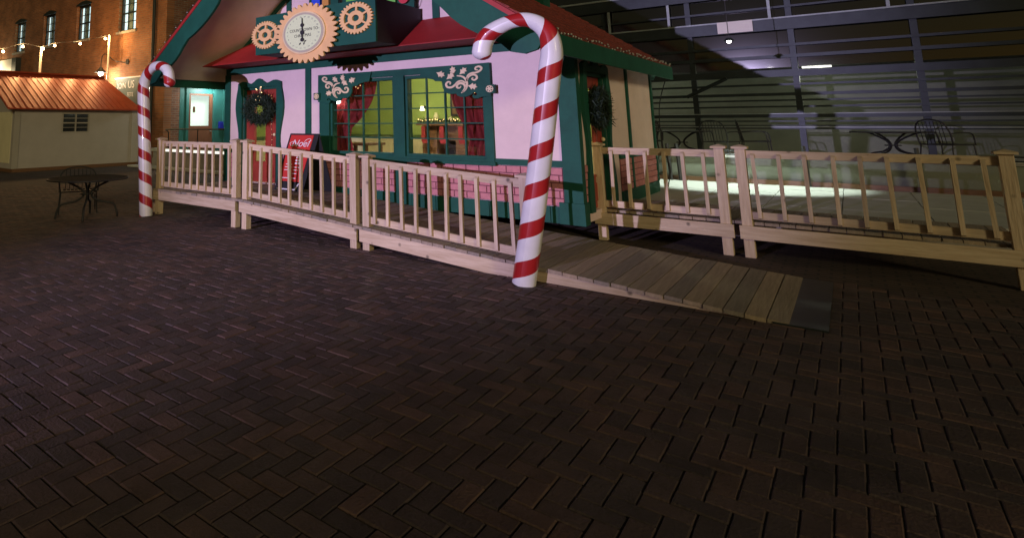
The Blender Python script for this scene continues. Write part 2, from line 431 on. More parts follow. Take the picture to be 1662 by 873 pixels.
# interior shell
part('room_floor', 'room_floor', house, XL + .12, XR - .12, YF + .12, YB - .12, 0.34, 0.42)
part('ceiling', 'wainscot', house, XL + .12, XR - .12, YF + .12, YB - .12, 2.66, 2.72)
for nm, bx in (('back', (XL + .125, XR - .125, YB - .135, YB - .122)), ('left', (XL + .122, XL + .135, YF + .125, YB - .14)), ('right', (XR - .135, XR - .122, 9.3, YB - .14))):
    part('interior_wall', 'lime_wall', house, *bx, 1.30, 2.65)
    part('wainscot', 'wainscot', house, *bx, 0.425, 1.22)
    part('dado_rail', 'interior_trim', house, bx[0], bx[1] + (.02 if nm == 'left' else 0), bx[2] - (.02 if nm == 'back' else 0), bx[3], 1.222, 1.298)
# roof
def rz(dx): return 5.36 - 0.71 * abs(dx)
EV = 3.95                                     # eave distance from ridge
RY0, RY1 = 6.33, 12.05
for s in (-1, 1):
    def PX(dd): return XC + s * dd
    roof = MB().prism([(PX(0), rz(0)), (PX(EV), rz(EV)), (PX(EV), rz(EV) - .07), (PX(0), rz(0) - .08)], RY0, RY1).build('roof', 'red_paint', house)
    MB().prism([(PX(0), rz(0) - .085), (PX(EV - .03), rz(EV - .03) - .075), (PX(EV - .03), rz(EV - .03) - .095), (PX(0), rz(0) - .105)], RY0 + .06, RY1 - .02).build('soffit', 'soffit_paint', house)
    cm = None
    for k in range(27):                       # overlapping shingle courses
        d1 = EV + .02 - k * 0.148; d0 = d1 - 0.16
        if d0 < 0: break
        y = RY0 - .02; mb = MB()
        while y < RY1:
            w = rng.uniform(.16, .3); y2 = min(y + w, RY1 + .02); lift = rng.uniform(.022, .034); e = rng.uniform(-.008, .01)
            mb.prism([(PX(d1 + e), rz(d1 + e) + .004), (PX(d1 + e), rz(d1 + e) + lift), (PX(d0), rz(d0) + .012), (PX(d0), rz(d0) + .002)], y, y2 - .006); y = y2
        mb.build('shingle', 'shingle_red', roof)
    # eave fascia and bargeboards
    fx0, fx1 = sorted((PX(EV + .012), PX(EV + .045)))
    part('fascia', 'green_paint', house, fx0, fx1, RY0 + .05, RY1, rz(EV) - .235, rz(EV) - .012)
    inner = [(3.90, 2.58), (3.90, 2.48), (3.82, 2.37), (3.68, 2.335), (3.52, 2.37), (3.41, 2.47), (3.24, 2.555), (3.05, 2.66), (2.92, 2.74), (2.79, 2.85), (2.68, 2.97), (2.54, 3.10),
             (2.36, 3.175), (2.17, 3.275), (2.0, 3.38), (1.83, 3.51), (1.70, 3.63), (1.60, 3.78), (1.42, 3.86), (1.1, 4.1), (.85, 4.35), (.7, 4.5), (0, 4.8)]
    poly = [(PX(0), rz(0) - .03)] + [(PX(3.72), rz(3.72) - .03), (PX(3.86), rz(3.86) - .04)] + [(PX(a), b) for a, b in inner]
    MB().prism(poly, RY0 - .03, RY0 + .02).build('bargeboard', 'green_paint', house)
    MB().prism([(PX(0), rz(0) - .01), (PX(EV), rz(EV) - .01), (PX(EV), rz(EV) - .075), (PX(0), rz(0) - .085)], RY0 - .045, RY0 - .002).build('rake_edge', 'red_paint', house)
    # gable trim under the soffit
    MB().prism([(PX(.02), rz(0) - .14), (PX(3.40), rz(3.40) - .13), (PX(3.40), rz(3.40) - .22), (PX(.02), rz(0) - .25)], YF - .03, YF - .002).build('gable_trim', 'green_paint', house)
# lantern box on the roof slope
LX, LY, LZ = -3.84, 10.1, 3.62
lb = part('roof_lantern', 'green_paint', house, LX - .13, LX + .13, LY - .15, LY + .15, LZ - .12, LZ + .26)
part('lantern_panel', 'soffit_paint', lb, LX - .09, LX + .09, LY - .16, LY - .151, LZ + .14, LZ + .2); part('lantern_cap', 'green_paint', lb, LX - .16, LX + .16, LY - .18, LY + .18, LZ + .261, LZ + .3)
# pent roof over the facade, hipped at both ends
def pent():
    x0, x1, y0 = -9.68, -3.0, 7.31; xt0, xt1 = -8.95, -3.6
    v = [(x0, y0, 2.73), (x1, y0, 2.73), (xt1, 7.998, 3.205), (xt0, 7.998, 3.205), (x0, y0, 2.717), (x1, y0, 2.717), (x1, 7.998, 2.717), (x0, 7.998, 2.717), (x0, 7.998, 2.73), (x1, 7.998, 2.73)]
    return MB().add(v, [(0, 1, 2, 3), (0, 3, 8), (1, 9, 2), (4, 5, 1, 0), (4, 7, 6, 5), (5, 6, 9, 1), (4, 0, 8, 7)])
pent().build('pent_roof', 'red_paint', house)
# facade trim boards
part('frieze_board', 'green_paint', house, XL + .02, XR - .0, YF - .03, YF - .002, 2.585, 2.714)
for x0, x1, z0, z1 in ((-7.455, -7.32, 0.5, 2.584), (-4.722, -4.601, 3.2, 4.1), (-7.95, -7.83, 3.2, 4.0), (-2.86, -2.66, 0.5, 2.584), (XL - .01, -9.60, 0.5, 2.584), (-5.49, -5.28, 0.5, 1.0)):
    part('trim_board', 'green_paint', house, x0, x1, YF - .028, YF - .002, z0, z1)
part('corner_board', 'green_paint', house, XR - .05, XR + .03, YF - .03, YF + .10, 0.5, 2.584)
for x0, x1 in ((-9.60, -9.46), (-8.05, -7.455), (-7.32, -7.09), (-3.79, -2.86)):
    part('rail_board', 'green_paint', house, x0, x1, YF - .026, YF - .002, 1.00, 1.085)
for x0, x1 in ((XL - .01, -9.21), (-8.19, XR + .03)):
    n = max(1, int((x1 - x0) / .42))
    for k in range(n):
        a, b = x0 + (x1 - x0) * k / n, x0 + (x1 - x0) * (k + 1) / n
        part('skirting_board', 'green_paint', house, a + .004, b - .004, YF - .035 - .006 * (k % 2), YF - .002, 0.29, 0.50)
part('plinth_block', 'green_paint', house, -2.92, XR + .05, YF - .06, YF + .12, 0.29, 0.56)
# painted relief bricks below the windows
def relief(panel, u0, u1, z0, z1, depth, axis):
    rh = (z1 - z0) / 5
    for r in range(5):
        u = u0 - (0.10 if r % 2 else 0)
        while u < u1:
            a, b = max(u, u0) + .008, min(u + .205, u1) - .008; u += .205
            if b - a < .03: continue
            za, zb = z0 + r * rh + .008, z0 + (r + 1) * rh - .006
            if axis == 'y': MB().box(a, b, YF - .012 - depth, YF - .011, za, zb).build('brick', 'brick_paint', panel)
            else: MB().box(XR + .011, XR + .012 + depth, a, b, za, zb).build('brick', 'brick_paint', panel)
for x0, x1 in ((-8.04, -7.46), (-7.31, -5.495), (-5.275, -2.865), (-9.595, -9.47)):
    p = part('brick_panel', 'mortar_paint', house, x0, x1, YF - .011, YF - .002, 0.505, 0.995)
    relief(p, x0, x1, .505, .995, .012, 'y')
for y0, y1 in ((8.11, 8.24), (9.75, 10.35), (10.46, 11.92)):
    p = part('brick_panel', 'mortar_paint', house, XR + .002, XR + .011, y0, y1, 0.56, 1.03)
    relief(p, y0, y1, .56, 1.03, .012, 'x')
# side wall trim
part('skirting_board', 'green_paint', house, XR + .002, XR + .03, 9.74, 11.99, 0.30, 0.555)
part('rail_board', 'green_paint', house, XR + .002, XR + .026, 9.74, 11.95, 1.035, 1.10)
for y0, y1 in ((10.36, 10.45), (11.93, 12.02)):
    part('trim_board', 'green_paint', house, XR + .002, XR + .03, y0, y1, 0.555, 2.58)
MB().prism([(8.0, 2.58), (8.0, 2.50), (12.0, 2.50), (12.0, 2.58)], XR + .002, XR + .02, 'x').build('frieze_board', 'soffit_paint', house)
MB().prism([(12.03, 2.50), (12.42, 2.50), (12.40, 2.42), (12.25, 2.34), (12.03, 2.36)], XR - .02, XR + .02, 'x').build('eave_bracket', 'green_paint', house)

# windows with muntins and panes
def window(w):
    x0, x1, z0, z1 = w; y = YF + .03
    fr = MB()
    for b in ((x0, x0 + .05, z0, z1), (x1 - .05, x1, z0, z1), (x0 + .05, x1 - .05, z0, z0 + .05), (x0 + .05, x1 - .05, z1 - .05, z1)): fr.box(b[0], b[1], YF - .0015, y + .095, b[2], b[3])
    o = fr.build('window', 'green_paint', house)
    xs = [x0 + .05 + (x1 - x0 - .1) * i / 4 for i in range(5)]; zs = [z0 + .05 + (z1 - z0 - .1) * i / 5 for i in range(6)]
    for x in xs[1:-1]: part('muntin', 'green_paint', o, x - .011, x + .011, y + .012, y + .05, zs[0], zs[-1])
    for z in zs[1:-1]: part('muntin', 'green_paint', o, xs[0], xs[-1], y + .015, y + .047, z - .009, z + .009)
    for i in range(4):
        for j in range(5):
            MB().box(xs[i] + .006, xs[i + 1] - .006, y + .028, y + .033, zs[j] + .006, zs[j + 1] - .006).build('pane', 'pane_glass', o)
    return o
window(W1); window(W2)
# window surround and carved corner brackets
for x0, x1, z0, z1 in ((-7.09, -6.86, 1.0, 2.335), (-5.49, -5.28, 1.0, 2.335), (-3.91, -3.79, 1.0, 2.335), (-6.86, -5.49, 1.0, 1.07), (-5.28, -3.91, 1.0, 1.07), (-7.09, -3.79, 2.335, 2.44)):
    part('window_surround', 'green_paint', house, x0, x1, YF - .045, YF - .002, z0, z1)
part('window_sill', 'green_paint', house, -7.12, -3.76, YF - .09, YF - .046, .985, 1.035)
BO, BA, BB = Vector((-7.05, 2.437)), Vector((1.111e-3, -.006e-3)), Vector((-.006e-3, -.887e-3))
def bz(u, v): p = BO + BA * (u - 115) + BB * (v - 160 + (u - 115) * 0.062 / .887); return (p.x, p.y)
MIRX = -5.44
def bracket(mirror):
    M = (lambda p: (2 * MIRX - p[0], p[1])) if mirror else (lambda p: p)
    edge = [(78, 160), (1150, 92), (1110, 262), (1010, 285), (910, 322), (885, 352), (780, 370), (775, 420), (772, 480), (740, 556), (690, 592), (640, 602), (572, 602), (556, 640),
            (500, 668), (420, 672), (345, 642), (312, 612), (280, 622), (266, 655), (300, 668), (320, 640), (338, 672), (320, 710), (262, 722), (215, 700), (78, 700)]
    o = MB().prism([M(bz(*p)) for p in edge], YF - .075, YF - .046).build('corner_bracket', 'green_paint', house)
    scrolls = [([(545, 308), (470, 330), (420, 380), (400, 450), (410, 520), (440, 570), (490, 602)], 9, 19),
               ([(402, 400), (385, 330), (330, 297), (260, 297), (200, 268), (184, 232), (218, 203), (264, 213), (268, 248), (236, 256)], 10, 18),
               ([(405, 420), (370, 352), (310, 325), (262, 350), (256, 390), (290, 415), (326, 394), (308, 372)], 9, 17),
               ([(420, 445), (470, 405), (530, 410), (580, 460), (630, 490), (690, 480), (712, 430), (682, 393), (645, 408), (655, 440)], 9, 19),
               ([(478, 594), (435, 530), (440, 470), (490, 440), (540, 455), (548, 502), (512, 516), (490, 488)], 8, 22)]
    for pts, w0, w1 in scrolls:
        P = smooth_path([(a, b, 0) for a, b in pts], 6); n = len(P); l_, r_ = [], []
        for i, p in enumerate(P):
            t = (P[min(i + 1, n - 1)] - P[max(i - 1, 0)]).normalized(); nn = Vector((-t.y, t.x, 0))
            w = w0 + (w1 - w0) * math.sin(math.pi * min(1, i / (n - 1) * 1.05)) * .75
            l_.append(M(bz(*(p + nn * w)[:2]))); r_.append(M(bz(*(p - nn * w)[:2])))
        mb = MB(); k = len(l_)
        for y in (YF - .087, YF - .0755): mb.v += [(a[0], y, a[1]) for a in l_] + [(a[0], y, a[1]) for a in r_]
        for i in range(k - 1):
            mb.f += [(i, i + 1, k + i + 1, k + i), (2 * k + i, 3 * k + i, 3 * k + i + 1, 2 * k + i + 1), (i, 2 * k + i, 2 * k + i + 1, i + 1), (k + i, k + i + 1, 3 * k + i + 1, 3 * k + i)]
        mb.build('scroll', 'cream_wood', o)
    for cx, cy, ang, ln in ((450, 245, 40, 80), (600, 212, 100, 78), (640, 302, 35, 84), (790, 247, -30, 84), (322, 515, -15, 82)):
        ca, sa = math.cos(R(ang)), math.sin(R(ang)); pts = []
        for u, v in ((-1, 0), (-.62, .22), (-.55, .62), (-.1, .36), (.1, .72), (.42, .30), (1, 0), (.42, -.30), (.1, -.72), (-.1, -.36), (-.55, -.62), (-.62, -.22)):
            pts.append(M(bz(cx + ln * (u * ca - v * sa) * .88, cy + ln * (u * sa + v * ca) * .95)))
        MB().prism(pts, YF - .089, YF - .0755).build('holly_leaf', 'cream_wood', o)
    # small block with snowflake
    bx = -7.10 if not mirror else 2 * MIRX + 7.10
    blk = part('snowflake_block', 'green_paint', house, bx - .07, bx + .07, YF - .11, YF - .046, 2.0, 2.12)
    fl_ = MB()
    for k in range(3):
        a = math.pi * k / 3; ux, uz = math.cos(a), math.sin(a)
        fl_.prism([(bx + .052 * ux - .009 * uz, 2.06 + .05 * uz + .009 * ux), (bx + .052 * ux + .009 * uz, 2.06 + .05 * uz - .009 * ux), (bx - .052 * ux + .009 * uz, 2.06 - .05 * uz - .009 * ux), (bx - .052 * ux - .009 * uz, 2.06 - .05 * uz + .009 * ux)], YF - .12 - .001 * k, YF - .111)
    for k in range(12):
        a, b = math.pi * k / 6, math.pi * (k + 1) / 6
        fl_.prism([(bx + q * math.cos(g) * 1.15, 2.06 + q * math.sin(g)) for q, g in ((.04, a), (.05, a), (.05, b), (.04, b))], YF - .118, YF - .111)
    fl_.build('snowflake', 'cream_wood', blk)
bracket(False); bracket(True)

# doors with wavy surrounds
def wavy(u0, u1, z0, z1, ztop, w):
    """outer outline of a door surround: wavy sides and a three-humped crest"""
    out = []
    for i in range(15):
        t = i / 14; out.append((u0 - w * (.72 + .28 * math.sin(t * 9.0 + .6)), z0 + (z1 - .02 - z0) * t))
    for i in range(1, 20):
        t = i / 20; u = u0 - w + (u1 - u0 + 2 * w) * t
        out.append((u, z1 + (ztop - z1) * (.42 + .58 * (0.5 - 0.5 * math.cos(t * 6 * math.pi)) * (1 if .3 < t < .7 else .55))))
    for i in range(15):
        t = 1 - i / 14; out.append((u1 + w * (.72 + .28 * math.sin(t * 9.0 + .6)), z0 + (z1 - .02 - z0) * t))
    return out
def surround(o_out, u0, u1, z0, z1, a0, a1, axis, name='door_surround'):
    n = len(o_out); mb = MB()
    inner = []
    for (u, z) in o_out: inner.append((min(max(u, u0), u1), min(max(z, z0), z1)))
    def P(p, a): return (p[0], a, p[1]) if axis == 'y' else (a, p[0], p[1])
    v = [P(p, a0) for p in o_out] + [P(p, a0) for p in inner] + [P(p, a1) for p in o_out] + [P(p, a1) for p in inner]
    f = []
    for i in range(n - 1):
        f += [(i, i + 1, n + i + 1, n + i), (2 * n + i, 3 * n + i, 3 * n + i + 1, 2 * n + i + 1), (i, 2 * n + i, 2 * n + i + 1, i + 1), (n + i, n + i + 1, 3 * n + i + 1, 3 * n + i)]
    return mb.add(v, f).build(name, 'green_paint', house)
surround(wavy(-9.20, -8.20, .45, 2.30, 2.47, .19), -9.20, -8.20, .45, 2.30, YF - .05, YF - .003, 'y')
surround(wavy(8.37, 9.22, .42, 2.27, 2.47, .20), 8.37, 9.22, .42, 2.27, XR + .003, XR + .05, 'x')
def door(axis):
    if axis == 'y': u0, u1, z0, z1 = DR; B = lambda a, b, c, d_, n0, n1, nm, m, p: part(nm, m, p, a, b, YF + n0, YF + n1, c, d_)
    else: u0, u1, z0, z1 = SD; B = lambda a, b, c, d_, n0, n1, nm, m, p: part(nm, m, p, XR - n1, XR - n0, a, b, c, d_)
    fr = MB(); j = .05
    leaf = MB()
    gx0, gx1, gz0, gz1 = (u0 + .30, u0 + .62, z0 + .40, z1 - .36) if axis == 'y' else (u0 + .20, u0 + .50, z0 + .45, z1 - .22)
    wall(leaf, u0 + j, u1 - j, z0 + .01, z1 - j, [(gx0, gx1, gz0, gz1)], *((YF + .05, YF + .095) if axis == 'y' else (XR - .095, XR - .05)), axis)
    o = leaf.build('door', 'door_red', house)
    B(u0, u0 + j, z0, z1, .0, .115, 'door_jamb', 'green_paint', o); B(u1 - j, u1, z0, z1, .0, .115, 'door_jamb', 'green_paint', o); B(u0 + j, u1 - j, z1 - j, z1, .0, .115, 'door_jamb', 'green_paint', o)
    B(gx0, gx1, gz0, gz1, .068, .074, 'pane', 'pane_glass', o)
    for a, b, c, d_ in ((gx0 - .03, gx0, gz0 - .03, gz1 + .03), (gx1, gx1 + .03, gz0 - .03, gz1 + .03), (gx0, gx1, gz0 - .03, gz0), (gx0, gx1, gz1, gz1 + .03)):
        B(a, b, c, d_, .038, .049, 'glazing_bead', 'door_red', o)
    B(u0 + .16, u1 - .16, z0 + .10, z0 + .34, .036, .049, 'door_panel', 'door_red', o)
    kx = u1 - .11
    kb = MB(); c = (kx, YF + .02, z0 + .92) if axis == 'y' else (XR - .02, kx, z0 + .92); kb.ball(c, .032)
    kb.build('handle', 'dial_rim', o, smooth=True)
door('y'); door('x')
# lit red panel of string lights behind the wreath: tinsel of tiny bulbs round the front door glass
def fairy(name, pts, r, m, label, cat='string lights', wire=True, group=None):
    o = thing(name, pts[0], label, cat, group); b = MB()
    for p in pts: b.ball(p, r, 6, 4)
    q = b.build('bulb', m, o, smooth=True); q['kind'] = 'stuff'
    if wire: MB().tube(pts, .004, 4).build('wire', 'black_iron', o)
    return o
pts = [(-8.98 + .07 * i, YF + .03, 2.13 + .012 * math.sin(i * 2.1)) for i in range(9)] + [(-8.40 + .01 * math.sin(i), YF + .03, 2.07 - .1 * i) for i in range(14)]
fairy('string_lights', pts, .006, 'fairy_dim', 'tiny warm lights strung round the glass of the front door')

# wreaths
def wreath(c, axis, rx, rz_, label, seed, bow):
    o = thing('wreath', c, label, 'wreath'); q = random.Random(seed); mb = MB()
    for k in range(3800):
        a = q.uniform(0, 2 * math.pi); t = q.gauss(-.12, .55); u = math.cos(a) * rx * (.72 + .30 * t); w = math.sin(a) * rz_ * (.72 + .30 * t); nrm = abs(q.gauss(0, .05)) + .01
        ln = q.uniform(.05, .13); dirv = Vector((q.gauss(0, 1) + math.cos(a) * .8, q.gauss(0, 1) + math.sin(a) * .8, abs(q.gauss(0, .6)))).normalized(); sd = dirv.cross(Vector((q.gauss(0, 1), q.gauss(0, 1), q.gauss(0, 1)))).normalized() * .009
        P0 = Vector((u, w, nrm)); tri = [P0 - sd, P0 + sd, P0 + dirv * ln]
        mb.add([(c[0] + p.x, c[1] - p.z, c[2] + p.y) if axis == 'y' else (c[0] + p.z, c[1] + p.x, c[2] + p.y) for p in tri], [(0, 1, 2)])
    q2 = mb.build('needles', 'wreath_green', o); q2['kind'] = 'stuff'
    ring = [(math.cos(2 * math.pi * k / 24) * rx * .72, math.sin(2 * math.pi * k / 24) * rz_ * .72) for k in range(25)]
    MB().tube([(c[0] + u, c[1] - .02, c[2] + w) if axis == 'y' else (c[0] + .02, c[1] + u, c[2] + w) for u, w in ring], .075, 8).build('ring', 'wreath_green', o, smooth=True)
    if bow:
        b = MB()
        for k in range(9): b.ball((c[0] + q.uniform(-.1, .1), c[1] - .08, c[2] + rz_ + q.uniform(-.14, .14)), .011, 6, 4)
        z = b.build('bulb', 'fairy_lit', o, smooth=True); z['kind'] = 'stuff'
        MB().box(c[0] - .02, c[0] + .02, c[1] - .03, c[1] - .02, c[2] + rz_ * .8, c[2] + rz_ * 1.7).build('hanger', 'dial_rim', o)
wreath((-8.66, YF - .01, 1.86), 'y', .43, .30, 'dark evergreen wreath with gold lights hung on the front red door', 3, True)
wreath((XR + .0, 8.76, 1.78), 'x', .37, .27, 'dark evergreen wreath hung on the side door at the corner of the cottage', 5, False)

# ================================================================== countdown clock sign
YB2 = 6.75
clock = thing('clock_sign', (-6.2, YB2, 2.73), 'green box sign with countdown clock and wooden gears above the cottage windows', 'clock sign')
bxo = part('box_front', 'green_box', clock, -7.47, -4.93, YB2, YB2 + .04, 2.735, 3.385)
part('box_side', 'black_paint', clock, -4.97, -4.93, YB2 + .04, 7.99, 2.74, 3.38); part('box_side', 'black_paint', clock, -7.47, -7.43, YB2 + .04, 7.99, 2.74, 3.38)
part('box_bottom', 'black_paint', clock, -7.43, -4.97, YB2 + .04, 7.99, 2.74, 2.78); part('box_top', 'black_paint', clock, -7.43, -4.97, YB2 + .04, 7.99, 3.34, 3.38)
def gear(cx, cz, rx, rz_, teeth, depth, y1, solid, ph=0.0):
    n = teeth * 8; prof = (1, 1, .985, .93, .88, .88, .93, .985); out = []
    for i in range(n):
        a = 2 * math.pi * (i + ph) / n; q = prof[i % 8]; q = 1 - (1 - q) * depth / .12; out.append((cx + rx * q * math.cos(a), cz + rz_ * q * math.sin(a)))
    y0 = y1 - .035; mb = MB()
    if solid:
        mb.prism(out, y0, y1); return mb
    # spoked gear: ring + spokes + hub
    def ring(q0, q1, seg=72, outer=None):
        for i in range(n if outer else seg):
            m_ = n if outer else seg
            a, b = 2 * math.pi * (i + (ph if outer else 0)) / m_, 2 * math.pi * (i + 1 + (ph if outer else 0)) / m_
            p1, p2 = (outer[i], outer[(i + 1) % n]) if outer else ((cx + rx * q1 * math.cos(a), cz + rz_ * q1 * math.sin(a)), (cx + rx * q1 * math.cos(b), cz + rz_ * q1 * math.sin(b)))
            p0, p3 = (cx + rx * q0 * math.cos(a), cz + rz_ * q0 * math.sin(a)), (cx + rx * q0 * math.cos(b), cz + rz_ * q0 * math.sin(b))
            v = [(p[0], y, p[1]) for y in (y0, y1) for p in (p0, p1, p2, p3)]
            mb.add(v, [(0, 1, 2, 3), (4, 7, 6, 5), (1, 5, 6, 2), (0, 3, 7, 4)])
    ring(.70, .9, outer=out); ring(.20, .46)
    for k in range(6):
        a = math.pi * k / 3 + .45; ux, uz = math.cos(a), math.sin(a); w = .055
        mb.add([(cx + rx * (q * ux - s * w * uz), y, cz + rz_ * (q * uz + s * w * ux)) for y in (y0 + .001, y1 - .001) for q, s in ((.44, -1), (.72, -1), (.72, 1), (.44, 1))],
               [(0, 1, 2, 3), (4, 7, 6, 5), (0, 4, 5, 1), (2, 6, 7, 3)])
    return mb
big = gear(-6.235, 2.985, .665, .475, 32, .12, YB2 - .05, True).build('gear', 'gold_wood', clock)
MB().box(-6.3, -6.17, YB2 - .05, YB2 - .001, 2.9, 3.05).build('gear_spacer', 'black_paint', clock)
tag(gear(-7.205, 3.055, .335, .237, 32, .12, YB2 - .004, False).build('gear', 'gold_wood', clock))
gear(-5.265, 3.11, .318, .240, 30, .12, YB2 - .004, False, .5).build('gear', 'gold_wood', clock)
DX, DZ = -6.25, 2.99
def disc(rx, rz_, y0, y1, seg=64): return MB().prism([(DX + rx * math.cos(2 * math.pi * k / seg), DZ + rz_ * math.sin(2 * math.pi * k / seg)) for k in range(seg)], y0, y1)
rim = disc(.455, .335, YB2 - .115, YB2 - .086).build('dial_rim', 'dial_rim', clock)
disc(.428, .314, YB2 - .1185, YB2 - .1155).build('dial_ring', 'dial_ring', clock)
dial = disc(.385, .282, YB2 - .122, YB2 - .119).build('dial', 'dial_face', clock)
YT = YB2 - .124
text('COUNTDOWN TO', .066, 'ink', dial, 'lettering', (DX + .02, YT, DZ + .038), (1, 0, 0), (0, 0, 1), .001, 1.05)
text('CHRISTMAS', .066, 'ink', dial, 'lettering', (DX + .0, YT, DZ - .05), (1, 0, 0), (0, 0, 1), .001, 1.05)
for k in range(24):                            # day numbers round the dial
    a = math.pi / 2 - 2 * math.pi * k / 24 + .13
    text(str((25 - k) if k else 25), .034, 'ink_soft', dial, 'numeral', (DX + .335 * math.cos(a), YT, DZ + .245 * math.sin(a)), (1, 0, 0), (0, 0, 1), .0008, 1.2)
hand = MB().prism([(DX - .012, DZ + .12), (DX + .012, DZ + .12), (DX + .006, DZ + .22), (DX - .012, DZ + .235)], YT - .012, YT - .006)
hand.box(DX - .013, DX + .013, YT - .012, YT - .006, DZ - .13, DZ + .12)
for zc, q in ((.115, .030), (0.0, .034), (-.115, .030)):
    hand.prism([(DX + q * 1.3 * math.cos(k * math.pi / 8), DZ + zc + q * math.sin(k * math.pi / 8)) for k in range(16)], YT - .014, YT - .0061)
hand.build('clock_hand', 'ink', dial)
hl = MB()
for ox, oz, an in ((-.055, -.175, .9), (.03, -.175, 1.3), (.055, -.14, .5)):
    hl.prism([(DX + ox + .032 * (u * math.cos(an) - v * math.sin(an)), DZ + oz + .024 * (u * math.sin(an) + v * math.cos(an))) for u, v in ((-1, 0), (-.4, .35), (0, .5), (.5, .3), (1, 0), (.4, -.35), (0, -.5), (-.5, -.3))], YT - .003, YT)
hl.build('holly_print', 'ink', dial)

# coloured letter sign above (only the feet of the letters are in the picture)
ls = thing('letter_sign', (-6.2, 7.8, 3.4), 'row of big coloured letters on a green backing above the clock', 'sign')
lp = MB()
for a, b, z0 in ((-7.25, -6.55, 3.55), (-6.45, -5.72, 3.5), (-5.60, -4.98, 3.40)): lp.box(a, b, 7.86, 7.90, z0, 4.15)
lp.build('backing', 'green_paint', ls)
for x, w, z0, m, rd in ((-7.03, .2, 3.65, 'letter_blue', False), (-6.80, .15, 3.59, 'letter_orange', True), (-6.20, .24, 3.55, 'letter_green', False), (-5.90, .18, 3.55, 'letter_red', True), (-5.38, .17, 3.45, 'letter_green', True), (-5.14, .2, 3.47, 'letter_red', True)):
    poly = [(x - w / 2, 4.1), (x + w / 2, 4.1)] + ([(x + w / 2 * math.cos(a), z0 + w / 2 + w / 2 * math.sin(a)) for a in [-math.pi * k / 8 for k in range(9)]] if rd else [(x + w / 2, z0), (x - w / 2, z0)])
    MB().prism(poly, 7.80, 7.858).build('letter', m, ls)
MB().tube(smooth_path([(-4.98, 7.93, 3.75), (-4.93, 7.93, 3.55), (-4.97, 7.93, 3.42), (-5.08, 7.93, 3.38)], 6), .006, 5).build('cable', 'black_iron', ls)

# icicle light string along the right eave
pts = []; y = 6.35
while y < 12.05:
    pts.append((XC + EV + .03 + rng.uniform(-.02, .02), y, rz(EV) + .015 + rng.uniform(-.015, .03))); y += rng.uniform(.05, .14)
fairy('string_lights', pts, .013, 'clear_bulb', 'unlit clear light string clipped along the right eave of the red roof')
pts = [(XC - d_ + .0, RY0 - .05, rz(d_) + .02 + rng.uniform(-.01, .02)) for d_ in [3.9 - .17 * i for i in range(13)]]
fairy('string_lights', pts, .010, 'clear_bulb', 'unlit clear light string along the left sloping roof edge')
MB().tube(smooth_path([(XC + EV, 12.0, 2.5), (-2.58, 12.3, 1.9), (-2.60, 12.32, 1.2), (-2.5, 12.3, .75), (-2.55, 12.2, .4)], 6), .009, 5).build('power_cable', 'black_iron')
tag(bpy.data.objects['power_cable'], 'thin black power cable hanging from the back end of the right eave', 'cable')

# ================================================================== inside the cottage
def curtain(name, outline_l, outline_r, y, label):
    """gathered drape between two edges (lists of (x,z) from top to bottom) with folds"""
    n = len(outline_l); mb = MB(); K = 40
    for i in range(n):
        (xa, za), (xb, zb) = outline_l[i], outline_r[i]
        for k in range(K):
            t = k / (K - 1); mb.v.append((xa + (xb - xa) * t, y + .035 * math.sin(t * 34 + i * .35) * min(1, abs(xb - xa) / .35 + .3), za + (zb - za) * t))
    for i in range(n - 1):
        for k in range(K - 1): mb.f.append((i * K + k, i * K + k + 1, (i + 1) * K + k + 1, (i + 1) * K + k))
    o = mb.build(name, 'curtain', None, smooth=True); s_ = o.modifiers.new('solid', 'SOLIDIFY'); s_.thickness = .006
    return tag(o, label, 'curtain')
T = [i / 9 for i in range(10)]
curtain('curtain', [(-7.25, 2.40 - 1.35 * t) for t in T], [(-6.08 - .60 * min(1, t / .70) ** 2.4 + (.10 * max(0, t - .68) / .32), 2.40 - 1.35 * t) for t in T], 8.33, 'dark red curtain swept to one side in the window nearer the front door')
curtain('curtain', [(-4.72 + .38 * min(1, t / .75) ** 2.0 - (.12 * max(0, t - .75) / .25), 2.40 - 1.4 * t) for t in T], [(-3.90, 2.40 - 1.4 * t) for t in T], 8.33, 'dark red curtain gathered at the right end of the window nearer the big cane')
tb = thing('table', (-6.55, 9.0, .42), 'dark wooden table seen through the window with the swept curtain', 'table')
part('table_top', 'brown_wood', tb, -7.4, -6.65, 8.75, 9.35, 1.17, 1.215)
for x in (-7.35, -6.75):
    for y in (8.8, 9.25): part('leg', 'brown_wood', tb, x, x + .06, y, y + .06, .42, 1.169)
mt = thing('mantel', (-6.7, 11.6, .42), 'brown fireplace mantel with lit garland seen through the window', 'mantel')
part('shelf', 'brown_wood', mt, -7.2, -5.9, 11.3, 11.86, 1.52, 1.58)
for a, b in ((-7.12, -6.75), (-6.3, -5.98)): part('pilaster', 'brown_wood', mt, a, b, 11.42, 11.86, .42, 1.519)
part('lintel', 'brown_wood', mt, -6.749, -6.301, 11.46, 11.86, 1.2, 1.519); part('hearth_back', 'black_paint', mt, -6.749, -6.301, 11.75, 11.86, .42, 1.199)
gb = MB()
for k in range(26): gb.ball((-7.15 + .047 * k, 11.36 + rng.uniform(-.04, .04), 1.61 + rng.uniform(0, .05)), .015, 6, 4)
gb.build('garland_bulbs', 'fairy_lit', mt, smooth=True)['kind'] = 'stuff'
gl = MB()
for k in range(500):
    p = Vector((rng.uniform(-7.2, -5.9), 11.38 + rng.gauss(0, .05), 1.60 + abs(rng.gauss(0, .03)))); q = Vector((rng.gauss(0, 1), rng.gauss(0, 1), rng.gauss(0, 1))).normalized() * .07; s_ = q.orthogonal().normalized() * .008
    gl.add([p - s_, p + s_, p + q], [(0, 1, 2)])
gl.build('garland', 'wreath_green', mt)['kind'] = 'stuff'
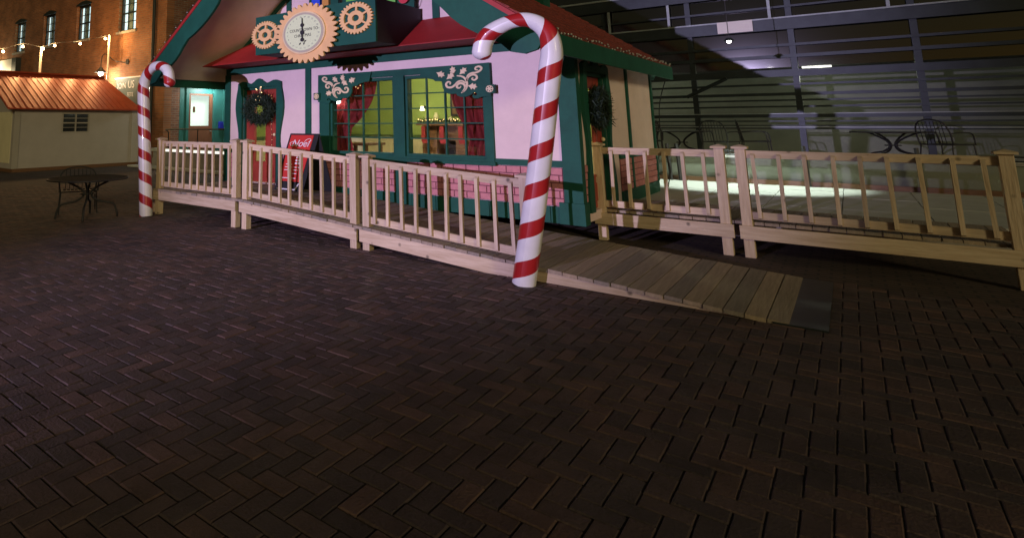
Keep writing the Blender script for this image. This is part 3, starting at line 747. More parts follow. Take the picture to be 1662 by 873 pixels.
for x in (-7.0, -6.55, -6.1):
    MB().prism([(x - .05, 1.5), (x + .05, 1.5), (x + .05, 1.25), (x + .12, 1.2), (x + .11, 1.14), (x - .03, 1.14), (x - .05, 1.2)], 11.27, 11.298).build('stocking', 'curtain', mt)
for k, (x, h) in enumerate(((-7.08, .16), (-6.86, .22), (-6.5, .13), (-6.12, .2))):
    o = thing('jar', (x, 11.6, 1.58), ['short pale jar at the lamp end of the mantel', 'tall pale jar second from the lamp on the mantel', 'low pale jar under the framed picture on the mantel', 'pale jar at the curtain end of the mantel'][k], 'jar', 'jars on the mantel')
    MB().tube([(x, 11.6, 1.581), (x, 11.6, 1.58 + h * .7), (x, 11.6, 1.58 + h * .85), (x, 11.6, 1.58 + h)], .05, 12, rad=[.05, .055, .03, .034]).build('body', 'wainscot', o, smooth=True)
pf = thing('picture_frame', (-6.38, 11.85, 1.75), 'dark framed picture on the lime wall above the mantel', 'picture')
part('frame', 'black_paint', pf, -6.62, -6.18, 11.82, 11.863, 1.72, 2.28); part('canvas', 'brown_wood', pf, -6.57, -6.23, 11.812, 11.819, 1.77, 2.23)
ws = thing('wall_lamp', (-7.3, 11.84, 1.8), 'small lit wall lamp on the lime wall beside the mantel', 'lamp')
part('bracket', 'black_paint', ws, -7.32, -7.28, 11.78, 11.863, 1.9, 1.96)
MB().tube([(-7.3, 11.74, 1.86), (-7.3, 11.74, 1.95)], .05, 12, rad=[.055, .03]).build('lamp_shade', 'lamp_warm', ws, smooth=True)
pl_ = thing('pendant_lamp', (-7.35, 9.0, 2.0), 'bright white pendant lamp hanging behind the swept red curtain', 'lamp')
pl_.location = (-6.2, 8.55, 2.1)
MB().ball((-6.915, 8.25, 1.965), .05, 14, 8, 1.45, .9, .75).build('bulb', 'lamp_lit', pl_, smooth=True)
MB().tube([(-6.915, 8.25, 2.0), (-6.915, 8.25, 2.655)], .005, 5).build('cord', 'black_iron', pl_)
for (lx, ly, lz, e) in ((-6.9, 10.2, 2.5, 95), (-4.2, 10.3, 2.5, 62)):
    cl = thing('ceiling_lamp', (lx, ly, 2.655), 'round lit ceiling lamp over the %s of the cottage room' % ('middle' if lx < -6 else 'right end'), 'lamp')
    MB().prism([(lx + .12 * math.cos(k * math.pi / 10), ly + .12 * math.sin(k * math.pi / 10)) for k in range(20)], 2.60, 2.655, 'z').build('diffuser', 'lamp_warm', cl)
    ld = bpy.data.lights.new('ceiling_glow', 'POINT'); ld.energy = e; ld.color = (1.0, .90, .62); ld.shadow_soft_size = .12
    lo = bpy.data.objects.new('ceiling_glow', ld); C.objects.link(lo); lo.location = (lx, ly, lz)
fairy('string_lights', [(-6.75 + .05 * i, 8.27, 2.22 + .03 * math.sin(i * 1.9)) for i in range(8)] , .008, 'fairy_lit', 'tiny glowing dots for light reflections across the swept red curtain', wire=False)  # emissive dots stand in for reflections in the window glass
fairy('string_lights', [(-4.45 + .06 * i, 8.27, 2.03 + .035 * math.sin(i * 2.3)) for i in range(8)], .009, 'fairy_lit', 'tiny glowing dots for light reflections across the gathered red curtain', wire=False)  # reflections over this curtain, again made as emissive dots

# ================================================================== ramp and decks
ramp = thing('wooden_ramp', (-6, 6.2, 0), 'pale timber access ramp with baluster railing along the front of the cottage', 'ramp')
GR = 0.065
def dz(x): return .445 if x < -7.06 else .445 - GR * (x + 7.06)
TH = math.atan(GR)
bmesh_cache = {}
def deck(parent, x0, x1, y0, y1, sloped, z=None):
    x = x0; k = 0
    while x < x1 - .05:
        m = rng.choice(('deck_timber', 'deck_timber', 'deck_timber_grey', 'deck_timber_pale')); key = (m, round(y1 - y0, 3))
        if key not in bmesh_cache: bmesh_cache[key] = MB().box(-.069, .069, 0, y1 - y0, -.034, 0).mesh('deck_board', m)
        cx = x + .073
        link('deck_board', bmesh_cache[key], parent, (cx, y0 + rng.uniform(-.012, .012), (z if z is not None else dz(cx)) + rng.uniform(-.002, .002)), (0, TH if sloped else 0, rng.uniform(-.002, .002)))
        x += .1455; k += 1
deck(ramp, -9.47, -7.08, 6.11, 7.94, False)
deck(ramp, -7.06, -0.60, 6.11, 7.94, True)
def beam(parent, xa, xb, y0, y1, z0, z1, za=None, zb=None):
    """board from xa to xb whose lower/upper edges follow z0(x), z1(x)"""
    return MB().prism([(xa, z0(xa)), (xb, z0(xb)), (xb, z1(xb)), (xa, z1(xa))], y0, y1).build('beam', 'timber_x', parent, bevel=.004)
PW = .052
def post(parent, x, y, top, foot=0.0):
    o = part('post', 'timber_z', parent, x - PW, x + PW, y - PW, y + PW, foot, top, bevel=.004)
    w = PW + .028
    cap = MB().box(x - w, x + w, y - w, y + w, top + .001, top + .026)
    cap.add([(x - w, y - w, top + .026), (x + w, y - w, top + .026), (x + w, y + w, top + .026), (x - w, y + w, top + .026), (x, y, top + .052)], [(0, 1, 4), (1, 2, 4), (2, 3, 4), (3, 0, 4)])
    cap.build('post_cap', 'timber_x', o)
bal_mesh = MB().add([(-.019, -.019, .012), (.019, -.019, .012), (.019, .019, 0), (-.019, .019, 0), (-.019, -.019, .735), (.019, -.019, .735), (.019, .019, .76), (-.019, .019, .76)],
                    [(0, 1, 2, 3), (4, 5, 6, 7), (0, 1, 5, 4), (1, 2, 6, 5), (2, 3, 7, 6), (3, 0, 4, 7)]).mesh('baluster', 'timber_z')
def section(parent, xa, xb, y, dzf, n, first=.085):
    """railing module: posts at both ends, rails, balusters nailed to the front, rim beam under the deck"""
    for x in (xa, xb): post(parent, x, y, dzf(x) + .855)
    ia, ib = xa + PW, xb - PW
    MB().prism([(ia, dzf(ia) + .745), (ib, dzf(ib) + .745), (ib, dzf(ib) + .835), (ia, dzf(ia) + .835)], y - .012, y + .026).build('top_rail', 'timber_x', parent, bevel=.003)
    MB().prism([(ia, dzf(ia) + .035), (ib, dzf(ib) + .035), (ib, dzf(ib) + .122), (ia, dzf(ia) + .122)], y - .012, y + .026).build('bottom_rail', 'timber_x', parent, bevel=.003)
    for k in range(n):
        x = ia + first + (ib - ia - 2 * first) * k / (n - 1) + rng.uniform(-.008, .008)
        link('baluster', bal_mesh, parent, (x, y - .032, dzf(x) + .045), (rng.uniform(-.008, .008), rng.uniform(-.02, .02), rng.uniform(-.12, .12)))
    beam(parent, xa - .075, xb + .085, y - PW - .042, y - PW - .003, lambda x: dzf(x) - .19, lambda x: dzf(x) - .037)
YR = 6.22
section(ramp, -9.40, -7.30, YR, dz, 10)
section(ramp, -7.05, -4.925, YR, dz, 10)
section(ramp, -4.72, -2.63, YR, dz, 10)
beam(ramp, -2.53, -0.80, YR - .09, YR - .05, lambda x: max(.004, dz(x) - .19), lambda x: dz(x) - .037)
beam(ramp, -7.05, -0.80, 7.88, 7.92, lambda x: max(.004, dz(x) - .19), lambda x: dz(x) - .037)
beam(ramp, -9.45, -7.08, 7.88, 7.92, lambda x: .26, lambda x: .408)
MB().box(-9.47, -9.43, 6.14, 7.9, .26, .408).build('beam', 'timber_y', ramp)
for x, y in ((-9.4, 7.84), (-7.3, 7.84), (-4.9, 7.84), (-2.7, 7.84)):
    part('post', 'timber_z', ramp, x - PW, x + PW, y - PW, y + PW - .02, 0, dz(x) - .036)
tag(part('timber_block', 'timber_x', None, -10.02, -9.62, 6.22, 6.42, 0.002, .13, bevel=.005), 'short timber offcut on the paving behind the left candy cane', 'timber')
part('threshold_plate', 'steel_dark', ramp, -0.62, -0.28, 6.11, 7.94, .001, .016)
# side deck by the side door
deck2 = thing('wooden_deck', (-1.8, 8.8, 0), 'pale timber side deck with railing beside the side door', 'deck')
zf2 = lambda x: .405
deck(deck2, -2.62, 1.2, 8.84, 10.25, False, .405)
section(deck2, -2.665, -1.245, 8.82, zf2, 6, .12)
section(deck2, -1.03, 1.1, 8.82, zf2, 9)

# ================================================================== candy canes
def cane(name, path, radii, m, y, label):
    """swept tube: radii = (in-plane radius) per control point; striped by its UVs"""
    P = smooth_path([(a, y, b) for a, b in path], 8); n = len(P); SEG = 20
    k = (len(path) - 1); rad = []
    for i in range(n):
        t = min(i / 8, k - 1e-6); j = int(t); rad.append(radii[j] + (radii[j + 1] - radii[j]) * (t - j))
    # rounded tip
    tip = (P[-1] - P[-2]).normalized(); r_end = rad[-1]; base = P[-1].copy()
    for q in (.35, .65, .85, .96, 1.0): P.append(base + tip * r_end * .75 * q); rad.append(r_end * math.sqrt(max(0.0, 1 - q * q)) + .001)
    n = len(P); me = bpy.data.meshes.new(name); v, f, uvs = [], [], []; acc = 0
    for i, p in enumerate(P):
        t = (P[min(i + 1, n - 1)] - P[max(i - 1, 0)]).normalized(); a = Vector((0, -1, 0)); b = a.cross(t)
        if i: acc += (P[i] - P[i - 1]).length
        for s_ in range(SEG + 1):
            g = 2 * math.pi * s_ / SEG; v.append(tuple(p + rad[i] * (math.cos(g) * a * .9 + math.sin(g) * b))); uvs.append((acc, s_ / SEG))
    for i in range(n - 1):
        for s_ in range(SEG): f.append((i * (SEG + 1) + s_, i * (SEG + 1) + s_ + 1, (i + 1) * (SEG + 1) + s_ + 1, (i + 1) * (SEG + 1) + s_))
    me.from_pydata(v, [], f); ul = me.uv_layers.new(name='UVMap')
    for lp_ in me.loops: ul.data[lp_.index].uv = uvs[lp_.vertex_index]
    for p in me.polygons: p.use_smooth = True
    me.materials.append(MATS[m]); me.validate()
    return tag(link(name, me), label, 'candy cane', 'candy canes at the ends of the ramp')
cane('candy_cane', [(-9.34, 0.0), (-9.42, .75), (-9.50, 1.5), (-9.57, 2.1), (-9.56, 2.32), (-9.45, 2.50), (-9.26, 2.60), (-9.02, 2.60), (-8.82, 2.50), (-8.755, 2.29)],
     [.122, .120, .118, .115, .110, .094, .082, .084, .100, .106], 'cane_left', 5.92, 'red and white candy cane standing by the paving table, hook turned right')
cane('candy_cane', [(-2.58, 0.0), (-2.44, .70), (-2.31, 1.40), (-2.20, 2.05), (-2.16, 2.30), (-2.20, 2.50), (-2.36, 2.63), (-2.56, 2.64), (-2.78, 2.56), (-2.88, 2.46), (-2.915, 2.34)],
     [.114, .113, .112, .112, .108, .094, .076, .074, .090, .104, .108], 'cane_right', 5.93, 'red and white candy cane at the lower end of the ramp railing, hook turned left')

# A-frame sign on the deck
sg = thing('a_frame_sign', (-7.4, 7.3, .445), 'red and black a-frame sign with white script standing on the ramp landing', 'sign')
def aboard(pts, m, nm, par, y_off=0):
    """board lying in the sign's leaning front plane: pts (u,v) with v up the board"""
    mb = MB(); S0 = Vector((-7.53, 7.28, .46)); U = Vector((.77, .02, 0)); V = Vector((.235, .16, .95)); Nn = U.cross(V).normalized()
    if Nn.y > 0: Nn = -Nn
    f_ = [S0 + U * u + V * v + Nn * (y_off + .012) for u, v in pts]; b_ = [S0 + U * u + V * v + Nn * y_off for u, v in pts]; n = len(pts)
    mb.add(f_ + b_, [tuple(range(n)), tuple(range(2 * n - 1, n - 1, -1))] + [((i + 1) % n, i, n + i, n + (i + 1) % n) for i in range(n)])
    return mb.build(nm, m, par)
aboard([(0, 0), (.85, 0), (.85, 1), (0, 1)], 'black_paint', 'board', sg)
face = aboard([(.06, .16), (.72, .16), (.72, .97), (.06, .97)], 'sign_red', 'poster', sg, .0125)
def ontext(body, size, u, v, sx=1.0, shear=.0, nm='lettering'):
    S0 = Vector((-7.53, 7.28, .46)); U = Vector((.77, .02, 0)); V = Vector((.235, .16, .95)); Nn = U.cross(V).normalized(); Nn = -Nn if Nn.y > 0 else Nn
    return text(body, size, 'sign_white', face, nm, S0 + U * u + V * v + Nn * .027, U.normalized(), V.normalized(), .001, sx, 'CENTER', shear)
ontext('Noel', .17, .40, .82, 1.15, .25)
def strip(u0, u1, v, h): return aboard([(u0, v), (u1, v), (u1, v + h), (u0, v + h)], 'sign_white', 'lettering', face, .025)
for u0, u1, v, h in ((.16, .33, .45, .012), (.16, .36, .40, .012), (.16, .33, .35, .012), (.42, .56, .56, .03), (.42, .57, .51, .03), (.42, .56, .46, .03), (.42, .58, .40, .014), (.42, .56, .35, .014), (.42, .55, .29, .014), (.15, .34, .21, .014), (.42, .56, .21, .014), (.2, .6, .71, .008)): strip(u0, u1, v, h)
for pts_ in ([(.22, .86), (.10, .83), (.16, .77), (.26, .80)], [(.48, .80), (.54, .88), (.64, .91), (.69, .88), (.63, .85)]):
    S0 = Vector((-7.53, 7.28, .46)); U = Vector((.77, .02, 0)); V = Vector((.235, .16, .95)); Nn = U.cross(V).normalized(); Nn = -Nn if Nn.y > 0 else Nn
    MB().tube(smooth_path([S0 + U * u + V * v + Nn * .028 for u, v in pts_], 6), .005, 5).build('flourish', 'sign_white', face)
S0, U, V = Vector((-7.53, 7.28, .46)), Vector((.77, .02, 0)), Vector((.235, .16, .95))
MB().tube([S0 + U * .1 + V * .03 + Vector((0, -.03, 0)), S0 + U * .62 + V * .03 + Vector((0, -.03, 0)), S0 + U * .7 + V * .14 + Vector((0, -.03, 0))], .012, 6).build('foot_bar', 'sign_white', sg)
bk = MB(); bk.add([S0 + U * .0 + V * 1.0, S0 + U * .85 + V * 1.0, S0 + U * 1.1 + Vector((.08, .45, -.01)), S0 + U * .25 + Vector((.08, .45, -.01))], [(0, 1, 2, 3)])
bo = bk.build('back_board', 'black_paint', sg); md = bo.modifiers.new('solid', 'SOLIDIFY'); md.thickness = .015

# ================================================================== patio table and chair on the paving
def patio_table(cx, cy, h, r, z0, label, name='patio_table', tm='mesh_iron'):
    o = thing(name, (cx, cy, z0), label, 'table')
    top = MB()
    top.prism([(cx + r * math.cos(2 * math.pi * k / 36), cy + r * math.sin(2 * math.pi * k / 36)) for k in range(36)], z0 + h - .012, z0 + h, 'z')
    t = top.build('table_top', tm, o)
    MB().tube([(cx + r * math.cos(2 * math.pi * k / 36), cy + r * math.sin(2 * math.pi * k / 36), z0 + h - .006) for k in range(37)], .014, 6).build('rim', 'black_iron', t, smooth=True)
    for k in range(4):
        a = math.pi / 4 + k * math.pi / 2 + .2; ca, sa = math.cos(a), math.sin(a)
        prof = [(r * .72, h - .012), (r * .50, h - .06), (r * .16, h * .72), (r * .10, h * .56), (r * .28, h * .42), (r * .62, h * .34), (r * .72, h * .2), (r * .76, 0.0)]
        MB().tube(smooth_path([(cx + q * ca, cy + q * sa, z0 + z) for q, z in prof], 5), .018, 6).build('leg', 'black_iron', o, smooth=True)
    MB().tube([(cx + .12 * math.cos(2 * math.pi * k / 16), cy + .12 * math.sin(2 * math.pi * k / 16), z0 + h * .6) for k in range(17)], .010, 6).build('leg_ring', 'black_iron', o, smooth=True)
    return o
def patio_chair(cx, cy, z0, ang, label, group=None, s=1.0, w=1.0):
    o = thing('patio_chair', (cx, cy, z0), label, 'chair', group); ca, sa = math.cos(ang), math.sin(ang)
    def Wd(x, y, z):
        x *= w; return (cx + s * (x * ca - y * sa), cy + s * (x * sa + y * ca), z0 + s * z)
    seat = MB()
    for k in range(9): seat.tube([Wd(-.22 + .055 * k, -.22, .44), Wd(-.22 + .055 * k, .22, .44)], .009, 5)
    seat.tube([Wd(*p, .44) for p in ((-.24, -.23), (.24, -.23), (.24, .23), (-.24, .23), (-.24, -.23))], .012, 6)
    seat.build('seat', 'black_iron', o)
    back = MB().tube(smooth_path([Wd(-.26, .22, .44), Wd(-.27, .27, .66), Wd(-.2, .31, .84), Wd(0, .33, .90), Wd(.2, .31, .84), Wd(.27, .27, .66), Wd(.26, .22, .44)], 5), .014, 6)
    for k in range(7):
        x = -.18 + .06 * k; back.tube([Wd(x, .24, .46), Wd(x, .31, .87 - 1.2 * x * x)], .006, 5)
    back.build('backrest', 'black_iron', o, smooth=True)
    for sx in (-1, 1):
        MB().tube(smooth_path([Wd(sx * .27, .26, .64), Wd(sx * .28, .0, .66), Wd(sx * .28, -.2, .63), Wd(sx * .27, -.25, .44)], 5), .012, 6).build('armrest', 'black_iron', o, smooth=True)
        MB().tube([Wd(sx * .25, -.24, .45), Wd(sx * .27, -.27, 0)], .012, 6).build('leg', 'black_iron', o); MB().tube([Wd(sx * .25, .22, .45), Wd(sx * .27, .29, 0)], .012, 6).build('leg', 'black_iron', o)
    return o
patio_table(-10.02, 5.18, .66, .66, 0, 'round black wire patio table on the brick paving by the shed')
patio_chair(-10.72, 5.36, 0, R(66), 'black metal chair pushed under the patio table near the shed', s=.88, w=1.35)

# ================================================================== shed with the red metal roof
shed = thing('market_shed', (-22, 10.5, 0), 'cream market shed with ribbed red metal roof at the left', 'shed')
SX, SY0, SY1 = -20.9, 8.1, 12.75
wall(MB(), SY0, SY1, .12, 2.10, [(9.74, 10.70, 1.30, 1.97)], SX - .08, SX, 'x').build('front_wall', 'shed_wall', shed)
part('gable_wall', 'shed_wall', shed, SX - 4.2, SX - .08, SY0, SY0 + .08, .12, 2.10); part('gable_wall', 'shed_wall', shed, SX - 4.2, SX - .08, SY1 - .08, SY1, .12, 2.10)
part('rear_wall', 'shed_wall', shed, SX - 4.28, SX - 4.2, SY0, SY1, .12, 2.10)
for y0, y1 in ((SY0 - .02, SY0 + .18), (SY1 - .3, SY1 + .02)): part('corner_trim', 'shed_trim' if y0 < 10 else 'shed_wall', shed, SX + .002, SX + .03, y0, y1, .12, 2.03)
part('frieze', 'shed_trim', shed, SX + .002, SX + .05, SY0, SY1, 2.031, 2.12)
part('base_frame', 'brown_wood', shed, SX - 4.2, SX + .01, SY0 + .02, SY1 - .02, 0.0, .119)
for s in (-1, 1):
    x0, x1 = (SX + .28, SX - 2.1) if s == 1 else (SX - 4.48, SX - 2.1)
    a = [(x0, 2.12), (x1, 3.47), (x1, 3.43), (x0, 2.08)]
    sheet = MB().add([(q[0], SY0 - .35, q[1]) for q in a] + [(q[0], SY1 if q[0] == x0 else SY1 - .42, q[1]) for q in a],
                     [(0, 1, 2, 3), (7, 6, 5, 4)] + [((i + 1) % 4, i, 4 + i, 4 + (i + 1) % 4) for i in range(4)]).build('roof', 'metal_red', shed)
    if s == 1:
        y = SY0 - .33; k = 0
        while y < SY1 - .46:
            MB().prism([(x0 + .005, 2.121), (x1, 3.471), (x1, 3.487), (x0 + .005, 2.137)], y, y + (.04 if k % 3 == 0 else .02)).build('roof_rib', 'metal_red', sheet); y += .21; k += 1
part('ridge_cap', 'metal_red', shed, SX - 2.2, SX - 2.0, SY0 - .36, SY1 - .41, 3.472, 3.53)
for y in (SY0 + .0, SY1 - .06): MB().prism([(SX - 4.2, 2.10), (SX - .05, 2.10), (SX - 2.1, 3.40 if y < 10 else 3.2)], y + .005 - (.45 if y > 10 else 0), y + .05 - (.45 if y > 10 else 0)).build('gable', 'shed_wall', shed)
vw = MB()
for b in ((9.70, 10.74, 1.94, 1.99), (9.70, 10.74, 1.28, 1.32), (9.70, 9.75, 1.32, 1.94), (10.69, 10.74, 1.32, 1.94), (10.205, 10.235, 1.32, 1.94), (9.75, 10.69, 1.60, 1.645), (9.75, 10.69, 1.78, 1.80), (9.75, 10.69, 1.455, 1.47)): vw.box(SX - .06, SX + .015, *b)
wv = vw.build('window', 'shed_trim', shed)
part('pane', 'dark_glass', wv, SX - .05, SX - .045, 9.75, 10.69, 1.32, 1.94); part('backing', 'void_dark', wv, SX - .6, SX - .58, 9.0, 11.4, .5, 2.05)
part('lamplit_patch', 'lamp_panel' if 'lamp_panel' in MATS else 'wainscot', shed, SX - 1.6, SX - .2, SY0 - .012, SY0 - .002, .3, 2.0)  # paler yellow patch paints lamplight onto the shed's side wall

# ================================================================== brick building at the back left
bb = thing('brick_building', (-30, 13.7, 0), 'old red brick building with lit sash windows behind the shed', 'building')
BY, BX = 13.7, -20.62
BW = [(-36.15, -34.7), (-32.35, -30.95), (-28.55, -27.15), (-24.45, -23.0)]
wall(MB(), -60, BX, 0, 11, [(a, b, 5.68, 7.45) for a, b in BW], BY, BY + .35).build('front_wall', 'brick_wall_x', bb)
wall(MB(), BY + .35, 26, 0, 11, [(14.45, 16.95, 0.3, 3.30)], BX - .3, BX, 'x').build('side_wall', 'brick_wall_y_shaded', bb)
part('dark_core', 'void_dark', bb, -59.5, BX - 1.6, BY + 1.2, 25.9, 0, 10.9)
for a, b in BW:
    f_ = MB(); y = BY + .14
    for bx in ((a, a + .11, 5.68, 7.45), (b - .09, b, 5.68, 7.45), (a + .11, b - .09, 5.68, 5.76), (a + .11, b - .09, 7.32, 7.45), (a + .11, b - .09, 6.50, 6.56)): f_.box(bx[0], bx[1], y, y + .08, bx[2], bx[3])
    w_ = f_.build('window', 'dark_frame', bb)
    for x in (a + .11 + (b - a - .2) * t for t in (1 / 3, 2 / 3)): part('muntin', 'dark_frame', w_, x - .014, x + .014, y + .02, y + .06, 5.76, 7.32)
    for z in (6.13, 6.94): part('muntin', 'dark_frame', w_, a + .11, b - .09, y + .021, y + .059, z - .012, z + .012)
    part('pane', 'pane_glass', w_, a + .1, b - .08, y + .04, y + .045, 5.75, 7.33)
    part('blind', 'blind', w_, a + .45, a + .45 + .28 * (b - a), y + .10, y + .11, 5.7, 7.4)
    part('lit_room', 'window_lit', w_, a + .02, b - .02, y + .17, y + .19, 5.69, 7.44)
    n = 9; xm, hw = (a + b) / 2, (b - a) / 2 + .1
    MB().prism([(xm - hw, 7.42)] + [(xm - hw + 2 * hw * i / n, 7.47 + .16 * math.sin(math.pi * i / n)) for i in range(n + 1)] + [(xm + hw, 7.42)], BY - .015, BY + .139).build('lintel', 'dark_frame', w_)
    part('sill', 'concrete', w_, a - .1, b + .1, BY - .07, BY + .139, 5.57, 5.679)
ds = MB().tube([(-21.45, BY - .08, 0), (-21.45, BY - .08, 9.5)], .07, 8).build('downspout', 'dark_frame', bb)
MB().tube([(-21.72, BY - .07, .1), (-21.72, BY - .07, 3.45)], .05, 8).build('white_pipe', 'white_metal', bb)
# entrance on the side of the building
en = thing('entrance', (BX, 15.7, .3), 'teal painted shopfront entrance with brown glazed door', 'entrance')
wall(MB(), 14.45, 16.95, .3, 3.3, [(14.95, 16.25, .3, 2.85)], BX - .16, BX - .06, 'x').build('front', 'teal_paint', en)
for y0, y1 in ((14.47, 14.62), (14.80, 14.94), (16.26, 16.40), (16.78, 16.93)): part('pilaster', 'teal_paint', en, BX - .059, BX - .01, y0, y1, .3, 3.05)
part('cornice', 'teal_paint', en, BX - .058, BX + .12, 14.46, 16.94, 3.08, 3.2); part('canopy', 'dark_frame', en, BX + .002, BX + 1.1, 14.3, 18.5, 3.42, 3.55)
for z in (1.30, 1.36): part('panel_rail', 'teal_paint', en, BX - .059, BX - .035, 14.63, 14.79, z, z + .03)
dr = wall(MB(), 14.97, 16.23, .31, 2.83, [(15.08, 16.06, 1.48, 2.76)], BX - .14, BX - .09, 'x').build('door', 'brown_door', en)
part('pane', 'pane_glass', dr, BX - .118, BX - .112, 15.08, 16.06, 1.48, 2.76); part('hall', 'hall_lit', dr, BX - .62, BX - .6, 14.9, 16.9, .9, 2.9)
part('notice', 'brown_door', dr, BX - .585, BX - .58, 15.55, 15.68, 2.05, 2.3); part('hall_screen', 'pale_concrete', dr, BX - .575, BX - .57, 14.95, 15.42, 1.0, 2.9)
MB().ball((BX - .06, 16.12, 1.25), .04).build('handle', 'steel_pale', dr, smooth=True)
tag(part('letter_box', 'blue_plastic', None, BX - .008, BX + .1, 16.48, 16.72, 1.35, 1.65, bevel=.02), 'small blue box fixed beside the teal entrance', 'box')
for i, y in enumerate((15.3, 16.0)):
    cl = thing('canopy_lamp', (BX + .5, y, 3.42), 'bright round lamp under the entrance canopy, %s' % ('nearer the brick corner' if i == 0 else 'nearer the cottage'), 'lamp')
    MB().prism([(BX + .5 + .16 * math.cos(k * math.pi / 8), y + .22 * math.sin(k * math.pi / 8)) for k in range(16)], 3.36, 3.419, 'z').build('diffuser', 'lamp_lit', cl)
ld = bpy.data.lights.new('canopy_glow', 'POINT'); ld.energy = 115; ld.color = (.92, 1, .92); ld.shadow_soft_size = .15
lo = bpy.data.objects.new('canopy_glow', ld); C.objects.link(lo); lo.location = (BX + .55, 15.8, 3.15)
# raised concrete walk with iron rail in front of the entrance
tw = thing('concrete_walk', (-17, 12.6, 0), 'raised concrete walkway with pale edge in front of the teal entrance', 'walkway')
part('wall', 'concrete', tw, -19.6, -11.0, 12.62, 12.78, 0, .57); part('coping', 'pale_concrete', tw, -19.65, -11.0, 12.56, 12.84, .571, .68); part('lit_coping_edge', 'pale_glow', tw, -19.2, -13.0, 12.535, 12.559, .585, .665); part('slab', 'concrete', tw, -20.0, -11.0, 12.85, 20, 0, .3)  # emissive strip stands in for lamplight on the coping edge, not a fixture
part('step', 'pale_concrete', tw, -20.4, -11.0, 12.05, 12.55, 0, .06)
ir = thing('iron_handrail', (-18.7, 12.7, .68), 'black iron handrail on the concrete walkway', 'handrail')
MB().tube(smooth_path([(-18.75, 12.7, .68), (-18.75, 12.7, 1.25), (-18.66, 12.7, 1.37), (-15.0, 12.7, 1.38)], 4), .025, 6).build('rail', 'black_iron', ir)
for x in (-17.0, -15.2): MB().tube([(x, 12.7, .681), (x, 12.7, 1.37)], .02, 6).build('post', 'black_iron', ir)
# wall sign, gooseneck lamp, left sign
js = thing('wall_sign', (-23.4, BY - .05, 2.4), 'grey green wall sign reading join us under the gooseneck lamp', 'sign')
part('board', 'sign_grey', js, -24.35, -21.9, BY - .06, BY - .002, 2.2, 3.58); part('frame', 'sign_white', js, -24.40, -21.85, BY - .085, BY - .061, 3.54, 3.60)
for bd, x_, z_, sz in (('JOIN', -24.18, 3.22, .36), ('US', -23.30, 3.25, .46), ('FETE', -23.35, 2.82, .26)):
    text(bd, sz, 'sign_white', js, 'lettering', (x_, BY - .066, z_), (1, 0, 0), (0, 0, 1), .004, .95, 'LEFT')
gn = thing('gooseneck_lamp', (-23.5, BY, 4.3), 'black gooseneck lamp lit on the brick wall above the join us sign', 'lamp')
MB().tube(smooth_path([(-23.5, BY - .01, 4.28), (-23.7, BY - .15, 4.26), (-24.05, BY - .4, 4.36), (-24.35, BY - .55, 4.62), (-24.6, BY - .6, 4.60), (-24.72, BY - .6, 4.3), (-24.72, BY - .6, 4.05)], 6), .022, 6).build('arm', 'black_iron', gn, smooth=True)
MB().tube([(-24.72, BY - .6, 4.08), (-24.72, BY - .6, 4.0), (-24.72, BY - .6, 3.84)], .1, 14, rad=[.06, .10, .26], caps=False).build('lamp_shade', 'black_iron', gn, smooth=True)
MB().tube([(-23.5, BY - .001, 4.28), (-23.5, BY - .05, 4.28)], .12, 12).build('wall_plate', 'black_iron', gn)
MB().ball((-24.72, BY - .6, 3.80), .11, 10, 6).build('bulb', 'lamp_lit', gn, smooth=True)
def point(name, loc, e, col=(1, .72, .38), r=.08):
    ld = bpy.data.lights.new(name, 'POINT'); ld.energy = e; ld.color = col; ld.shadow_soft_size = r
    lo = bpy.data.objects.new(name, ld); C.objects.link(lo); lo.location = loc; return lo
point('gooseneck_glow', (-24.72, BY - .6, 3.66), 170, (1, .80, .52))
lsn = thing('wall_sign', (-37, BY - .05, 4.4), 'pale lit wall sign cut off at the left edge of the picture', 'sign')
part('board', 'white_metal', lsn, -40.5, -35.6, BY - .08, BY - .002, 3.9, 5.35); part('edge_panel', 'dark_frame', lsn, -35.59, -35.0, BY - .3, BY - .002, 3.9, 5.32)
point('sign_glow', (-38.0, BY - .8, 4.75), 110, (1, .80, .45))
sl = thing('sign_lamp', (-38.0, BY - .6, 4.75), 'lit lamp over the pale wall sign at the left edge', 'lamp')
MB().ball((-38.0, BY - .55, 4.6), .12, 10, 6).build('bulb', 'lamp_lit', sl, smooth=True); MB().tube([(-38.0, BY - .55, 4.72), (-38.0, BY - .55, 5.2), (-38.0, BY - .1, 5.36)], .02, 6).build('arm', 'black_iron', sl)
# string lights on poles behind the shed
PO = [(-24.0, 10.13, 4.62), (-24.0, 13.04, 5.42)]
for i, p in enumerate(PO):
    o = thing('light_pole', (p[0], p[1], 0), ['slim white pole behind the middle of the shed roof', 'slim white pole behind the shed roof nearer the gooseneck lamp'][i], 'pole', 'poles carrying the string lights')
    MB().tube([(p[0], p[1], 0), (p[0], p[1], p[2])], .045, 8).build('shaft', 'white_metal', o); MB().ball((p[0], p[1], p[2]), .05).build('cap', 'white_metal', o)
bulbs = [(-24, 8.70, 4.34), (-24, 9.41, 4.60), (-24, 10.20, 4.58), (-24, 10.66, 4.75), (-24, 11.73, 4.93), (-24, 12.85, 5.26)]
fs = thing('festoon_lights', (-24, 10, 4.6), 'warm glowing festoon bulbs strung between the poles above the shed', 'string lights')
for b in bulbs:
    MB().ball(b, .048, 8, 6).build('bulb', 'bulb_lit', fs, smooth=True); MB().tube([(b[0], b[1], b[2] + .05), (b[0], b[1], b[2] + .14)], .025, 6).build('socket', 'black_iron', fs)
    point('festoon_glow', (b[0] + .12, b[1], b[2] - .02), 78, (1, .60, .24), .06)
